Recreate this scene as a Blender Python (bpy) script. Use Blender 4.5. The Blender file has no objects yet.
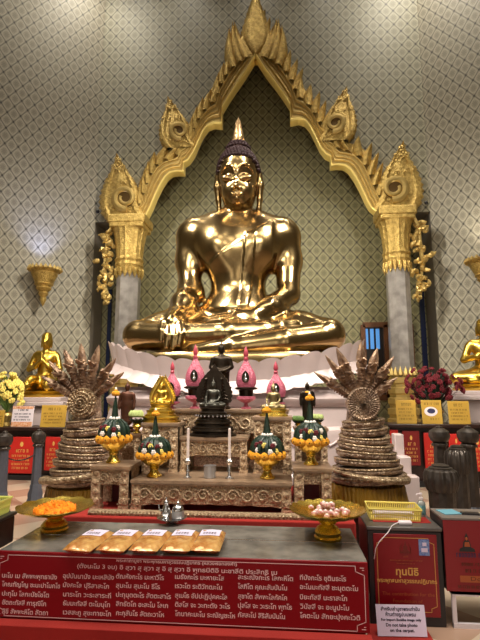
import bpy, math, random
import numpy as np
from mathutils import Vector, Matrix
random.seed(7)
rng = np.random.default_rng(7)
PI = math.pi
scene = bpy.context.scene
COL = scene.collection

# ------------------------------------------------------------------ camera model
F_PX = 462.0
YAW, PITCH = math.radians(5.0), math.radians(8.4)
CAM = Vector((0, 0, 1.5))
FWD = Vector((-math.sin(YAW) * math.cos(PITCH), math.cos(YAW) * math.cos(PITCH), math.sin(PITCH)))
RGT = Vector((math.cos(YAW), math.sin(YAW), 0))
UPV = RGT.cross(FWD)

def ray(px, py):
    return FWD + RGT * ((px - 240) / F_PX) + UPV * ((320 - py) / F_PX)

def W(px, py, Y):
    """point of the place that is seen at (px,py) and lies in the hall plane y=Y"""
    d = ray(px, py)
    return CAM + d * (Y / d.y)

def WZ(px, py, z):
    d = ray(px, py)
    return CAM + d * ((z - CAM.z) / d.z)

def WP(px, py, p0, n):
    d = ray(px, py)
    return CAM + d * ((Vector(p0) - CAM).dot(n) / d.dot(n))

def lin(c):
    c = c / 255.0
    return c / 12.92 if c <= 0.04045 else ((c + 0.055) / 1.055) ** 2.4

def rgb(r, g, b):
    return (lin(r), lin(g), lin(b), 1.0)

# ------------------------------------------------------------------ materials
def new_mat(name):
    m = bpy.data.materials.new(name)
    m.use_nodes = True
    nt = m.node_tree
    return m, nt, nt.nodes['Principled BSDF']

def mat(name, col, rough=0.5, metal=0.0, bump=0.0, bscale=30.0, kind='noise', var=0.0, vscale=8.0,
        col2=None, spec=None, emit=None, trans=0.0, coat=0.0):
    m, nt, b = new_mat(name)
    N, L = nt.nodes, nt.links
    b.inputs['Base Color'].default_value = col
    b.inputs['Roughness'].default_value = rough
    b.inputs['Metallic'].default_value = metal
    b.inputs['Transmission Weight'].default_value = trans
    b.inputs['Coat Weight'].default_value = coat
    if spec is not None:
        b.inputs['Specular IOR Level'].default_value = spec
    if emit:
        b.inputs['Emission Color'].default_value = emit[0]
        b.inputs['Emission Strength'].default_value = emit[1]
    tc = N.new('ShaderNodeTexCoord')
    if var or col2:
        n = N.new('ShaderNodeTexNoise')
        n.inputs['Scale'].default_value = vscale
        n.inputs['Detail'].default_value = 6
        L.new(tc.outputs['Object'], n.inputs['Vector'])
        r = N.new('ShaderNodeValToRGB')
        r.color_ramp.elements[0].position = 0.35
        r.color_ramp.elements[1].position = 0.65
        c2 = col2 or tuple(list(x * (1 - var) for x in col[:3]) + [1])
        r.color_ramp.elements[0].color = c2
        r.color_ramp.elements[1].color = col
        L.new(n.outputs['Fac'], r.inputs['Fac'])
        L.new(r.outputs['Color'], b.inputs['Base Color'])
    if bump:
        if kind == 'noise':
            t = N.new('ShaderNodeTexNoise'); t.inputs['Detail'].default_value = 4; out = t.outputs['Fac']
        elif kind == 'wave':
            t = N.new('ShaderNodeTexWave'); t.inputs['Distortion'].default_value = 4; t.inputs['Detail'].default_value = 2; out = t.outputs['Fac']
        else:
            t = N.new('ShaderNodeTexVoronoi'); out = t.outputs['Distance']
        t.inputs['Scale'].default_value = bscale
        L.new(tc.outputs['Object'], t.inputs['Vector'])
        bp = N.new('ShaderNodeBump')
        bp.inputs['Strength'].default_value = bump
        bp.inputs['Distance'].default_value = 0.02
        L.new(out, bp.inputs['Height'])
        L.new(bp.outputs['Normal'], b.inputs['Normal'])
    return m

def mth(nt, op, a, b=None, c=None):
    n = nt.nodes.new('ShaderNodeMath'); n.operation = op
    for i, v in enumerate((a, b, c)):
        if v is None: continue
        if hasattr(v, 'is_linked') or hasattr(v, 'links'):
            nt.links.new(v, n.inputs[i])
        else:
            n.inputs[i].default_value = v
    return n.outputs[0]

def wallpaper(name, w, h, ground, inner, line, light, knot):
    """ogee lattice: knots at the crossings, a lobed pale outline and a leaf motif in each cell"""
    m, nt, b = new_mat(name)
    N, L = nt.nodes, nt.links
    tc = N.new('ShaderNodeTexCoord')
    sx = N.new('ShaderNodeSeparateXYZ'); L.new(tc.outputs['UV'], sx.inputs[0])
    u = mth(nt, 'DIVIDE', sx.outputs['X'], w); v = mth(nt, 'DIVIDE', sx.outputs['Y'], h)
    p = mth(nt, 'SUBTRACT', mth(nt, 'FRACT', mth(nt, 'ADD', u, v)), 0.5)
    q = mth(nt, 'SUBTRACT', mth(nt, 'FRACT', mth(nt, 'SUBTRACT', u, v)), 0.5)
    ap, aq = mth(nt, 'ABSOLUTE', p), mth(nt, 'ABSOLUTE', q)
    dm = mth(nt, 'MAXIMUM', ap, aq)
    dr = mth(nt, 'SQRT', mth(nt, 'ADD', mth(nt, 'MULTIPLY', p, p), mth(nt, 'MULTIPLY', q, q)))
    d = mth(nt, 'ADD', mth(nt, 'MULTIPLY', dm, 0.45), mth(nt, 'MULTIPLY', dr, 0.52))
    def mix(fac, c1, c2):
        n = N.new('ShaderNodeMix'); n.data_type = 'RGBA'
        L.new(fac, n.inputs[0])
        for i, c in ((6, c1), (7, c2)):
            if isinstance(c, tuple): n.inputs[i].default_value = c
            else: L.new(c, n.inputs[i])
        return n.outputs[2]
    def band(x, lo, hi, soft=0.02):
        r = N.new('ShaderNodeMapRange'); r.interpolation_type = 'SMOOTHSTEP'
        L.new(x, r.inputs[0]); r.inputs[1].default_value = lo - soft; r.inputs[2].default_value = lo + soft
        s = N.new('ShaderNodeMapRange'); s.interpolation_type = 'SMOOTHSTEP'
        L.new(x, s.inputs[0]); s.inputs[1].default_value = hi - soft; s.inputs[2].default_value = hi + soft
        s.inputs[3].default_value = 1; s.inputs[4].default_value = 0
        return mth(nt, 'MULTIPLY', r.outputs[0], s.outputs[0])
    # leaf motif inside: petals from an angular wave
    ang = mth(nt, 'ARCTAN2', mth(nt, 'ADD', p, q), mth(nt, 'SUBTRACT', p, q))
    wav = mth(nt, 'MULTIPLY', mth(nt, 'COSINE', mth(nt, 'MULTIPLY', ang, 8.0)), 0.06)
    mot = band(mth(nt, 'ADD', dr, wav), -0.2, 0.24, 0.035)
    rays = band(mth(nt, 'FRACT', mth(nt, 'MULTIPLY', dr, 9.0)), 0.25, 0.6, 0.15)
    c = mix(mot, inner, ground)
    c = mix(mth(nt, 'MULTIPLY', mth(nt, 'MULTIPLY', mot, rays), 0.6), c, inner)
    c = mix(band(d, 0.35, 0.395, 0.02), c, light)
    c = mix(band(dm, 0.462, 0.9, 0.02), c, line)
    kn = band(mth(nt, 'MINIMUM', ap, aq), 0.405, 0.9, 0.03)
    c = mix(kn, c, knot)
    ns = N.new('ShaderNodeTexNoise'); ns.inputs['Scale'].default_value = 60
    L.new(tc.outputs['UV'], ns.inputs['Vector'])
    mr = N.new('ShaderNodeMapRange'); L.new(ns.outputs['Fac'], mr.inputs[0])
    mr.inputs[3].default_value = 0.8; mr.inputs[4].default_value = 1.15
    mx = N.new('ShaderNodeVectorMath'); mx.operation = 'SCALE'
    L.new(c, mx.inputs[0]); L.new(mr.outputs[0], mx.inputs['Scale'])
    L.new(mx.outputs[0], b.inputs['Base Color'])
    b.inputs['Roughness'].default_value = 0.55
    return m

# ------------------------------------------------------------------ mesh builder
class MB:
    def __init__(s):
        s.v, s.f, s.uv = [], [], None
    def add(s, verts, faces):
        o = len(s.v)
        s.v += [tuple(p) for p in verts]
        s.f += [tuple(i + o for i in f) for f in faces]
        return s
    def box(s, c, d, rz=0.0, taper=1.0):
        x, y, z = d[0] / 2, d[1] / 2, d[2] / 2
        cs, sn = math.cos(rz), math.sin(rz)
        vs = []
        for k in (-1, 1):
            t = taper if k > 0 else 1.0
            for a, b_ in ((-1, -1), (1, -1), (1, 1), (-1, 1)):
                X, Y = a * x * t, b_ * y * t
                vs.append((c[0] + X * cs - Y * sn, c[1] + X * sn + Y * cs, c[2] + k * z))
        return s.add(vs, [(3, 2, 1, 0), (4, 5, 6, 7), (0, 1, 5, 4), (1, 2, 6, 5), (2, 3, 7, 6), (3, 0, 4, 7)])
    def slab(s, x0, x1, y0, y1, z0, z1):
        return s.box(((x0 + x1) / 2, (y0 + y1) / 2, (z0 + z1) / 2), (abs(x1 - x0), abs(y1 - y0), abs(z1 - z0)))
    def lathe(s, prof, c=(0, 0, 0), seg=24, sx=1.0, sy=1.0, lob=None, lo=0.0, cap=True):
        vs, fs = [], []
        for r, z in prof:
            for i in range(seg):
                a = 2 * PI * i / seg
                k = 1 + (lo * math.cos(lob * a) if lob else 0)
                vs.append((c[0] + r * sx * k * math.cos(a), c[1] + r * sy * k * math.sin(a), c[2] + z))
        n = len(prof)
        for j in range(n - 1):
            for i in range(seg):
                a, b_ = j * seg + i, j * seg + (i + 1) % seg
                fs.append((a, b_, b_ + seg, a + seg))
        if cap:
            if prof[0][0] > 1e-5: fs.append(tuple(range(seg - 1, -1, -1)))
            if prof[-1][0] > 1e-5: fs.append(tuple((n - 1) * seg + i for i in range(seg)))
        return s.add(vs, fs)
    def tube(s, pts, rad, seg=8, flat=1.0, cap=True):
        pts = [Vector(p) for p in pts]
        if not hasattr(rad, '__len__'): rad = [rad] * len(pts)
        vs, fs = [], []
        up = None
        for i, p in enumerate(pts):
            t = (pts[min(i + 1, len(pts) - 1)] - pts[max(i - 1, 0)]).normalized()
            if up is None:
                up = Vector((0, 0, 1)) if abs(t.z) < 0.9 else Vector((0, 1, 0))
            a = t.cross(up).normalized(); up = a.cross(t).normalized()
            for k in range(seg):
                w = 2 * PI * k / seg
                vs.append(p + a * (math.cos(w) * rad[i]) + up * (math.sin(w) * rad[i] * flat))
        for j in range(len(pts) - 1):
            for k in range(seg):
                q, r = j * seg + k, j * seg + (k + 1) % seg
                fs.append((q, q + seg, r + seg, r))
        if cap:
            fs.append(tuple(range(seg))); fs.append(tuple((len(pts) - 1) * seg + k for k in range(seg - 1, -1, -1)))
        return s.add(vs, fs)
    def ell(s, c, r, seg=12, rings=8, M=None):
        vs, fs = [], []
        if not hasattr(r, '__len__'): r = (r, r, r)
        for j in range(rings + 1):
            th = PI * j / rings
            for i in range(seg):
                a = 2 * PI * i / seg
                p = Vector((r[0] * math.sin(th) * math.cos(a), r[1] * math.sin(th) * math.sin(a), -r[2] * math.cos(th)))
                if M is not None: p = M @ p
                vs.append((c[0] + p[0], c[1] + p[1], c[2] + p[2]))
        for j in range(rings):
            for i in range(seg):
                a, b_ = j * seg + i, j * seg + (i + 1) % seg
                fs.append((a, b_, b_ + seg, a + seg))
        return s.add(vs, fs)
    def prism(s, poly, y0, y1, o=(0, 0, 0), ax=(1, 0, 0), up=(0, 0, 1), bevel=0.0):
        """polygon (u,w) in the plane (ax,up); extruded y0..y1 along ax x up reversed (towards +y for x/z)"""
        ax, up = Vector(ax), Vector(up); nrm = up.cross(ax); o = Vector(o)
        n = len(poly)
        ar = sum(poly[i][0] * poly[(i + 1) % n][1] - poly[(i + 1) % n][0] * poly[i][1] for i in range(n))
        if ar < 0: poly = list(reversed(poly))
        cx = sum(p[0] for p in poly) / n; cy = sum(p[1] for p in poly) / n
        A = [o + ax * p[0] + up * p[1] + nrm * y0 for p in poly]
        B = [o + ax * p[0] + up * p[1] + nrm * y1 for p in poly]
        fs = [tuple(range(n)), tuple(range(2 * n - 1, n - 1, -1))]
        fs += [(i, i + n, (i + 1) % n + n, (i + 1) % n) for i in range(n)]
        return s.add(A + B, fs)
    def grid(s, rows, close=False):
        m = len(rows[0]); vs = [p for r in rows for p in r]; fs = []
        for j in range(len(rows) - 1):
            for i in range(m - (0 if close else 1)):
                a, b_ = j * m + i, j * m + (i + 1) % m
                fs.append((a, b_, b_ + m, a + m))
        return s.add(vs, fs)
    def moved(s, M):
        s.v = [tuple(M @ Vector(p)) for p in s.v]; return s
    def build(s, name, material, parent=None, smooth=True, ang=40, bevel=0.0, kind=None, label=None, loc=None, rz=0.0, off=None):
        if off is not None: s.v = [(p[0] - off[0], p[1] - off[1], p[2] - off[2]) for p in s.v]
        me = bpy.data.meshes.new(name)
        me.from_pydata(s.v, [], s.f)
        me.validate(verbose=False); me.update()
        me.materials.append(material)
        if smooth:
            for p in me.polygons: p.use_smooth = True
            me.set_sharp_from_angle(angle=math.radians(ang))
        o = bpy.data.objects.new(name, me)
        COL.objects.link(o)
        if parent is not None: o.parent = parent
        if loc is not None: o.location = loc
        if rz: o.rotation_euler[2] = rz
        if bevel:
            md = o.modifiers.new('bevel', 'BEVEL'); md.width = bevel; md.segments = 2; md.limit_method = 'ANGLE'
        if kind: o['kind'] = kind
        if label: o['label'] = label
        return o

def tag(o, label, cat, group=None, kind=None):
    o['label'] = label; o['category'] = cat
    if group: o['group'] = group
    if kind: o['kind'] = kind
    return o

def thing(name, label, cat, loc=(0, 0, 0), rz=0.0, group=None):
    o = bpy.data.objects.new(name, None); COL.objects.link(o)
    o.empty_display_size = 0.05
    o.location = loc; o.rotation_euler = (0, 0, rz)
    return tag(o, label, cat, group)

def dup(root, loc, label, rz=None, scale=None, group=None):
    def cp(o, par):
        c = o.copy(); COL.objects.link(c)
        if par is not None:
            c.parent = par; c.matrix_parent_inverse = o.matrix_parent_inverse.copy()
        for ch in list(o.children): cp(ch, c)
        return c
    r = cp(root, None)
    r.location = loc
    if rz is not None: r.rotation_euler[2] = rz
    if scale: r.scale = (scale,) * 3 if not hasattr(scale, '__len__') else scale
    r['label'] = label
    if group: r['group'] = group
    return r

# ------------------------------------------------------------------ lettering
_font_cache = {}
def text_geo(body, size, align='CENTER', bold=0.0):
    cu = bpy.data.curves.new('t', 'FONT')
    cu.body = body; cu.size = size; cu.align_x = align; cu.align_y = 'CENTER'
    cu.resolution_u = 2; cu.offset = bold
    ob = bpy.data.objects.new('t', cu); COL.objects.link(ob)
    bpy.context.view_layer.update()
    dg = bpy.context.evaluated_depsgraph_get()
    me = bpy.data.meshes.new_from_object(ob.evaluated_get(dg))
    vs = [tuple(v.co) for v in me.vertices]; fs = [tuple(p.vertices) for p in me.polygons]
    bpy.data.objects.remove(ob); bpy.data.curves.remove(cu); bpy.data.meshes.remove(me)
    return vs, fs

def put_text(mb, body, x, z, size, y=0.0, width=None, align='CENTER', bold=0.0):
    """lettering facing -y at (x,z); width scales the line to a given length"""
    vs, fs = text_geo(body, size, align, bold)
    if not vs: return
    x0, x1 = min(v[0] for v in vs), max(v[0] for v in vs)
    k = width / (x1 - x0) if width else 1.0
    if align == 'LEFT': mb.add([(x + (v[0] - x0) * k, y, z + v[1]) for v in vs], fs)
    else: mb.add([(x + (v[0] - (x0 + x1) / 2) * k, y, z + v[1]) for v in vs], fs)

def scribble(mb, x0, x1, z, h, y=0.0, seed=0):
    """a line of small letter-like strokes too small to read"""
    r = random.Random(seed); x = x0
    while x < x1:
        w = h * r.uniform(0.35, 0.6)
        t = h * 0.16
        mb.slab(x, x + t, y - 0.0008, y, z - h / 2, z + h / 2 * r.uniform(0.6, 1))
        mb.slab(x, x + w, y - 0.0008, y, z + h * 0.34, z + h * 0.5)
        if r.random() < 0.7: mb.slab(x + w - t, x + w, y - 0.0008, y, z - h / 2, z + h * 0.5)
        if r.random() < 0.4: mb.slab(x, x + w * 0.7, y - 0.0008, y, z - h * 0.5, z - h * 0.36)
        x += w + h * r.choice((0.22, 0.22, 0.22, 0.7))

# ------------------------------------------------------------------ implicit modelling
class SDF:
    def __init__(s, lo, hi, h):
        s.lo = np.array(lo, np.float32); s.h = h
        n = np.ceil((np.array(hi) - np.array(lo)) / h).astype(int) + 1
        ax = [s.lo[i] + h * np.arange(n[i], dtype=np.float32) for i in range(3)]
        s.X, s.Y, s.Z = np.meshgrid(*ax, indexing='ij', sparse=True)
        s.F = np.full(tuple(n), 9.0, np.float32)
    @staticmethod
    def smin(a, b, k):
        if k <= 0: return np.minimum(a, b)
        h = np.maximum(k - np.abs(a - b), 0) / k
        return np.minimum(a, b) - h * h * k * 0.25
    def d_ell(s, c, r):
        x, y, z = s.X - c[0], s.Y - c[1], s.Z - c[2]
        k0 = np.sqrt((x / r[0]) ** 2 + (y / r[1]) ** 2 + (z / r[2]) ** 2)
        k1 = np.sqrt((x / r[0] ** 2) ** 2 + (y / r[1] ** 2) ** 2 + (z / r[2] ** 2) ** 2) + 1e-6
        return k0 * (k0 - 1) / k1
    def d_cap(s, a, b, ra, rb, sy=1.0):
        a, b = np.array(a, np.float32), np.array(b, np.float32)
        d = b - a; L = float(d @ d) + 1e-9
        x, y, z = s.X - a[0], s.Y - a[1], s.Z - a[2]
        t = np.clip((x * d[0] + y * d[1] + z * d[2]) / L, 0, 1)
        return np.sqrt((x - t * d[0]) ** 2 + ((y - t * d[1]) / sy) ** 2 + (z - t * d[2]) ** 2) - (ra + (rb - ra) * t)
    def ell(s, c, r, k=0.05):
        s.F = s.smin(s.F, s.d_ell(c, r), k); return s
    def cap(s, a, b, ra, rb, k=0.05, sy=1.0):
        s.F = s.smin(s.F, s.d_cap(a, b, ra, rb, sy), k); return s
    def chain(s, pts, rs, k=0.05):
        for i in range(len(pts) - 1): s.cap(pts[i], pts[i + 1], rs[i], rs[i + 1], k)
        return s
    def cut(s, D, k=0.02):
        s.F = -s.smin(-s.F, D, k) if k else np.maximum(s.F, -D); return s
    def mesh(s):
        F = s.F; lo, h = s.lo, s.h
        nx, ny, nz = F.shape
        acc = np.zeros((nx - 1, ny - 1, nz - 1, 3), np.float32); cnt = np.zeros((nx - 1, ny - 1, nz - 1), np.int8)
        dims = (nx - 1, ny - 1, nz - 1)
        for axis in range(3):
            others = [i for i in range(3) if i != axis]
            for o1 in (0, 1):
                for o2 in (0, 1):
                    b = [0, 0, 0]; b[others[0]] = o1; b[others[1]] = o2
                    e = list(b); e[axis] += 1
                    A = F[tuple(slice(b[i], b[i] + dims[i]) for i in range(3))]
                    B = F[tuple(slice(e[i], e[i] + dims[i]) for i in range(3))]
                    m = (A < 0) != (B < 0)
                    t = np.where(m, A / np.where(m, A - B, 1), 0)
                    for k in range(3):
                        acc[..., k] += np.where(m, t if k == axis else b[k], 0)
                    cnt += m
        mask = cnt > 0
        idx = np.full(dims, -1, np.int64); idx[mask] = np.arange(mask.sum())
        cell = np.argwhere(mask)
        V = (cell + acc[mask] / cnt[mask][:, None]) * h + lo
        faces = []
        for axis in range(3):
            o = [i for i in range(3) if i != axis]
            sl0 = [slice(None)] * 3; sl1 = [slice(None)] * 3
            sl0[axis] = slice(0, -1); sl1[axis] = slice(1, None)
            for j in o: sl0[j] = slice(1, -1); sl1[j] = slice(1, -1)
            A, B = F[tuple(sl0)], F[tuple(sl1)]
            m = np.argwhere((A < 0) != (B < 0))
            if not len(m): continue
            ins = (A[tuple(m.T)] < 0)
            base = m.copy(); base[:, o[0]] += 1; base[:, o[1]] += 1
            q = []
            for d1, d2 in ((-1, -1), (0, -1), (0, 0), (-1, 0)):
                c = base.copy(); c[:, o[0]] += d1; c[:, o[1]] += d2
                q.append(idx[tuple(c.T)])
            Q = np.stack(q, 1)
            flip = ins if axis != 1 else ~ins
            Q = np.where(flip[:, None], Q, Q[:, ::-1])
            faces.append(Q)
        Q = np.concatenate(faces)
        return V, Q
    def into(s, mb, M=None):
        V, Q = s.mesh()
        if M is not None:
            R = np.array(M.to_3x3()); T = np.array(M.translation); V = V @ R.T + T
        return mb.add(V.tolist(), Q.tolist())
# ------------------------------------------------------------------ shared materials
M = {}
M['gold_polish'] = mat('polished bronze gold', (0.42, 0.29, 0.13, 1), 0.2, 1.0, var=0.25, vscale=3.0)
M['gilt'] = mat('gilded carving', (0.68, 0.48, 0.15, 1), 0.42, 0.65, bump=0.6, bscale=42, kind='voronoi', col2=(0.42, 0.27, 0.07, 1), vscale=14)
M['gilt_smooth'] = mat('gilded moulding', (0.64, 0.45, 0.15, 1), 0.40, 0.65, bump=0.06, bscale=14, var=0.2)
M['gilt_lit'] = mat('gold lip with painted light', (1.0, 0.78, 0.25, 1), 0.3, 0.35)  # light caught by the arch lip is put into this brighter colour
M['gilt_shade'] = mat('painted shade of gilded carving', (0.13, 0.072, 0.018, 1), 0.6, 0.5)  # shade of the carved hollows, painted as a dark gilt
M['gold_statue'] = mat('matt gold leaf', (0.72, 0.47, 0.08, 1), 0.3, 1.0, var=0.2, vscale=9)
M['brass'] = mat('brass', (0.88, 0.64, 0.13, 1), 0.27, 1.0, bump=0.15, bscale=60, var=0.2, vscale=20)
M['carve'] = mat('carved gilt altar face', (0.66, 0.49, 0.31, 1), 0.42, 0.45, bump=0.5, bscale=150, kind='voronoi', col2=(0.25, 0.15, 0.09, 1), vscale=60)
M['carve_plain'] = mat('worn gilt altar top', (0.42, 0.28, 0.18, 1), 0.36, 0.45, bump=0.2, bscale=60, var=0.3, vscale=14)
M['marble_white'] = mat('white marble', rgb(192, 174, 172), 0.32, 0, var=0.1, vscale=3, bump=0.05, bscale=8)
M['marble_shaft'] = mat('grey veined marble', rgb(158, 152, 146), 0.28, 0, col2=rgb(124, 118, 114), vscale=5)
M['bronze_dark'] = mat('dark bronze', (0.045, 0.032, 0.022, 1), 0.32, 0.85, bump=0.2, bscale=30, var=0.4, vscale=12)
M['urn_bronze'] = mat('weathered bronze', (0.085, 0.068, 0.058, 1), 0.34, 0.6, bump=0.2, bscale=30, var=0.4, vscale=12)
M['bronze_brown'] = mat('brown bronze', (0.11, 0.04, 0.022, 1), 0.4, 0.55, bump=0.1, bscale=40, var=0.3, vscale=15)
M['naga'] = mat('aged gilt snake skin', (0.46, 0.33, 0.23, 1), 0.42, 0.4, bump=0.7, bscale=42, kind='voronoi', col2=(0.2, 0.125, 0.085, 1), vscale=13)
M['naga_head'] = mat('aged gilt heads', (0.40, 0.26, 0.165, 1), 0.4, 0.45, bump=0.25, bscale=60, col2=(0.15, 0.085, 0.055, 1), vscale=16)
M['naga_gold'] = mat('aged gilt rope relief', (0.56, 0.42, 0.27, 1), 0.4, 0.6, bump=0.6, bscale=60, kind='voronoi', col2=(0.2, 0.12, 0.06, 1), vscale=25)
M['red_cloth'] = mat('red carpet', rgb(164, 36, 28), 0.9, 0, bump=0.4, bscale=300, var=0.12, vscale=5)
M['red_panel'] = mat('red acrylic panel', rgb(134, 10, 24), 0.3, 0)
M['red_board'] = mat('red notice board', rgb(196, 34, 26), 0.5, 0, var=0.1, vscale=4)
M['red_dull'] = mat('deep red notice board', rgb(120, 20, 20), 0.5, 0)
M['white_ink'] = mat('white lettering', rgb(238, 214, 214), 0.6)
M['gold_ink'] = mat('gold lettering', rgb(222, 168, 88), 0.5)
M['dim_gold_ink'] = mat('dull gold lettering', rgb(170, 84, 44), 0.5)
M['dark_ink'] = mat('dark lettering', rgb(40, 34, 58), 0.6)
M['blue_ink'] = mat('dark blue lettering', rgb(40, 40, 80), 0.6)
M['olive_ink'] = mat('brown lettering', rgb(112, 84, 20), 0.6)
M['stone_grey'] = mat('polished grey stone', rgb(128, 124, 118), 0.16, 0, col2=rgb(92, 90, 86), vscale=6)
M['metal_grey'] = mat('dark painted metal', rgb(48, 44, 46), 0.35, 0.3)
M['post_grey'] = mat('slate painted iron', rgb(84, 86, 96), 0.35, 0.2, var=0.2, vscale=10)
M['dark_wood'] = mat('dark lacquered wood', rgb(46, 26, 22), 0.35, 0, var=0.3, vscale=8)
M['brown_wood'] = mat('varnished brown wood', rgb(104, 62, 30), 0.4, 0, var=0.3, vscale=8)
M['yellow_card'] = mat('yellow card', rgb(190, 150, 58), 0.5, 0, var=0.06)
M['white_card'] = mat('white card', rgb(226, 214, 220), 0.5, 0)
M['orange_card'] = mat('orange printed card', rgb(206, 118, 58), 0.5, 0, col2=rgb(228, 190, 160), vscale=30)
M['paper'] = mat('white paper', rgb(226, 214, 238), 0.6, 0)
M['silver'] = mat('silver', (0.55, 0.54, 0.55, 1), 0.25, 1.0, bump=0.1, bscale=80)
M['pewter'] = mat('grey pewter', (0.42, 0.4, 0.4, 1), 0.4, 0.7)
M['yellow_plastic'] = mat('yellow plastic', rgb(226, 206, 104), 0.4)
M['lime_plastic'] = mat('pale green plastic', rgb(214, 218, 120), 0.4)
M['leaf'] = mat('folded green leaf', rgb(24, 48, 34), 0.4, 0, var=0.5, vscale=30, bump=0.3, bscale=50)
M['leaf_light'] = mat('fresh green leaf', rgb(104, 134, 66), 0.5, 0, var=0.4, vscale=30)
M['leaf_pale'] = mat('pale green petal', rgb(190, 204, 130), 0.5, 0, var=0.3, vscale=30)
M['marigold'] = mat('orange marigold', rgb(250, 172, 36), 0.8, 0, bump=0.6, bscale=160, kind='voronoi', var=0.25, vscale=60)
M['marigold_eye'] = mat('dark flower heart', rgb(54, 30, 14), 0.8)
M['petal_white'] = mat('white petal', rgb(238, 230, 224), 0.7)
M['petal_yellow'] = mat('yellow petal', rgb(248, 226, 120), 0.7, 0, var=0.15, vscale=40)
M['petal_red'] = mat('dark red petal', rgb(112, 12, 28), 0.6, 0, var=0.5, vscale=30)
M['petal_pink'] = mat('pinkish petal', rgb(222, 190, 184), 0.7, 0, col2=rgb(176, 106, 104), vscale=50)
M['orange_petal'] = mat('loose orange petals', rgb(250, 168, 20), 0.7, 0, col2=rgb(240, 120, 8), vscale=60)
M['pink_gilt'] = mat('pink lacquer', rgb(192, 104, 124), 0.4, 0.1, bump=0.4, bscale=70, kind='voronoi', col2=rgb(178, 84, 106), vscale=40)
M['pink_dark'] = mat('deep pink lacquer', rgb(174, 62, 80), 0.4, 0.1)
M['candle'] = mat('white wax', rgb(232, 214, 208), 0.5, 0)
M['hair'] = mat('dark purple curls', rgb(40, 24, 26), 0.28, 0.4)
M['lacquer_line'] = mat('dark inlay', (0.015, 0.01, 0.008, 1), 0.3)
M['bag'] = mat('amber foil bag', rgb(228, 182, 112), 0.22, 0.2, bump=0.6, bscale=20, col2=rgb(184, 112, 48), vscale=13, coat=0.5)
M['glass_tint'] = mat('teal bottle', rgb(70, 130, 140), 0.08, 0, trans=0.6)
M['clear'] = mat('clear plastic', rgb(220, 226, 224), 0.1, 0, trans=0.7)
M['cyan_paper'] = mat('cyan leaflet', rgb(110, 170, 190), 0.4)
M['blue_sticker'] = mat('pale blue sticker', rgb(136, 160, 206), 0.4, 0, col2=rgb(90, 110, 180), vscale=70)
M['black'] = mat('black plastic', (0.012, 0.012, 0.014, 1), 0.35)
M['navy_gloss'] = mat('dark blue glossy strip', rgb(28, 36, 66), 0.12)
M['jamb'] = mat('grey stone jamb', rgb(118, 110, 100), 0.5, 0, var=0.1, vscale=6)
M['yellow_cloth'] = mat('mustard satin cloth', rgb(138, 102, 26), 0.45, 0, bump=0.5, bscale=9, kind='wave', var=0.25, vscale=4)
M['yellow_scarf'] = mat('saffron scarf', rgb(240, 160, 20), 0.7)

# ------------------------------------------------------------------ room shell
YB, YN = 10.0, 10.66                 # front face of the rear wall and back of the niche
CL, CR = W(95.5, 215, YB), W(430, 212, YB)
XL, XR = CL.x, CR.x
ZTOP, ZOPEN = 13.0, W(100, 222, YB).z
AX = W(255.5, 60, 9.75).x            # axis of the arch

def wall_mesh(name, quads, material, uvdir, kind='structure'):
    """quads: list of n-gons of world points; uv = metres along uvdir and up"""
    mb = MB()
    for q in quads: mb.add(q, [tuple(range(len(q)))])
    o = mb.build(name, material, smooth=False, kind=kind)
    uv = o.data.uv_layers.new(name='uv')
    d = Vector(uvdir).normalized(); c0 = Vector(mb.v[0])
    for lp in o.data.loops:
        p = o.data.vertices[lp.vertex_index].co
        uv.data[lp.index].uv = ((p - c0).dot(d), p.z)
    return o

SC = 1 / (F_PX / 10.6)
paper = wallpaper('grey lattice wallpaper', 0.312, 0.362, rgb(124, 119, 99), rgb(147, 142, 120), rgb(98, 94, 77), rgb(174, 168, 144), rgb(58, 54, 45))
paper_shaded = wallpaper('shade-tinted lattice wallpaper', 0.312, 0.362, rgb(100, 94, 62), rgb(124, 118, 82), rgb(76, 70, 46), rgb(144, 137, 98), rgb(48, 44, 30))  # wall pattern darkened for the niche: its shade is put into the colours
paper_s = wallpaper('grey lattice wallpaper of the side walls', 0.265, 0.362, rgb(126, 119, 101), rgb(149, 142, 122), rgb(100, 94, 79), rgb(175, 167, 146), rgb(60, 55, 46))

# inner outline of the arch, left half, traced from below the cusp to the apex
IN_PX = [(143.5, 221), (148, 217), (152, 209), (157, 197), (162, 187), (167, 179), (172, 175), (178, 174), (184.5, 174.5),
         (184.5, 165.5), (189, 163), (194, 156), (199, 144.5), (203.5, 135), (208, 129), (214, 126.5), (222.5, 127.5),
         (222.5, 112), (229, 101), (237, 89), (246, 76), (255.5, 60)]
OUT_PX = [(124, 214), (129, 207), (133, 199), (137, 189), (141, 177), (146, 165), (152, 157), (162, 151), (174, 146), (183, 137),
          (190, 124), (196, 112), (204, 99), (212, 85), (220, 71), (228, 57), (237, 42), (245, 29), (250, 17), (255.5, 6)]
YA = 9.86
def half(px_list, Y): return [(W(x, y, Y).x - AX, W(x, y, Y).z) for x, y in px_list]
IN_H, OUT_H = half(IN_PX, YA), half(OUT_PX, YA)

def resample(pl, n):
    d = [0]
    for i in range(1, len(pl)): d.append(d[-1] + math.hypot(pl[i][0] - pl[i - 1][0], pl[i][1] - pl[i - 1][1]))
    out = []
    for k in range(n):
        t = d[-1] * k / (n - 1)
        i = max(j for j in range(len(d)) if d[j] <= t + 1e-9); i = min(i, len(pl) - 2)
        s = (t - d[i]) / max(1e-9, d[i + 1] - d[i])
        out.append((pl[i][0] + (pl[i + 1][0] - pl[i][0]) * s, pl[i][1] + (pl[i + 1][1] - pl[i][1]) * s))
    return out

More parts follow.
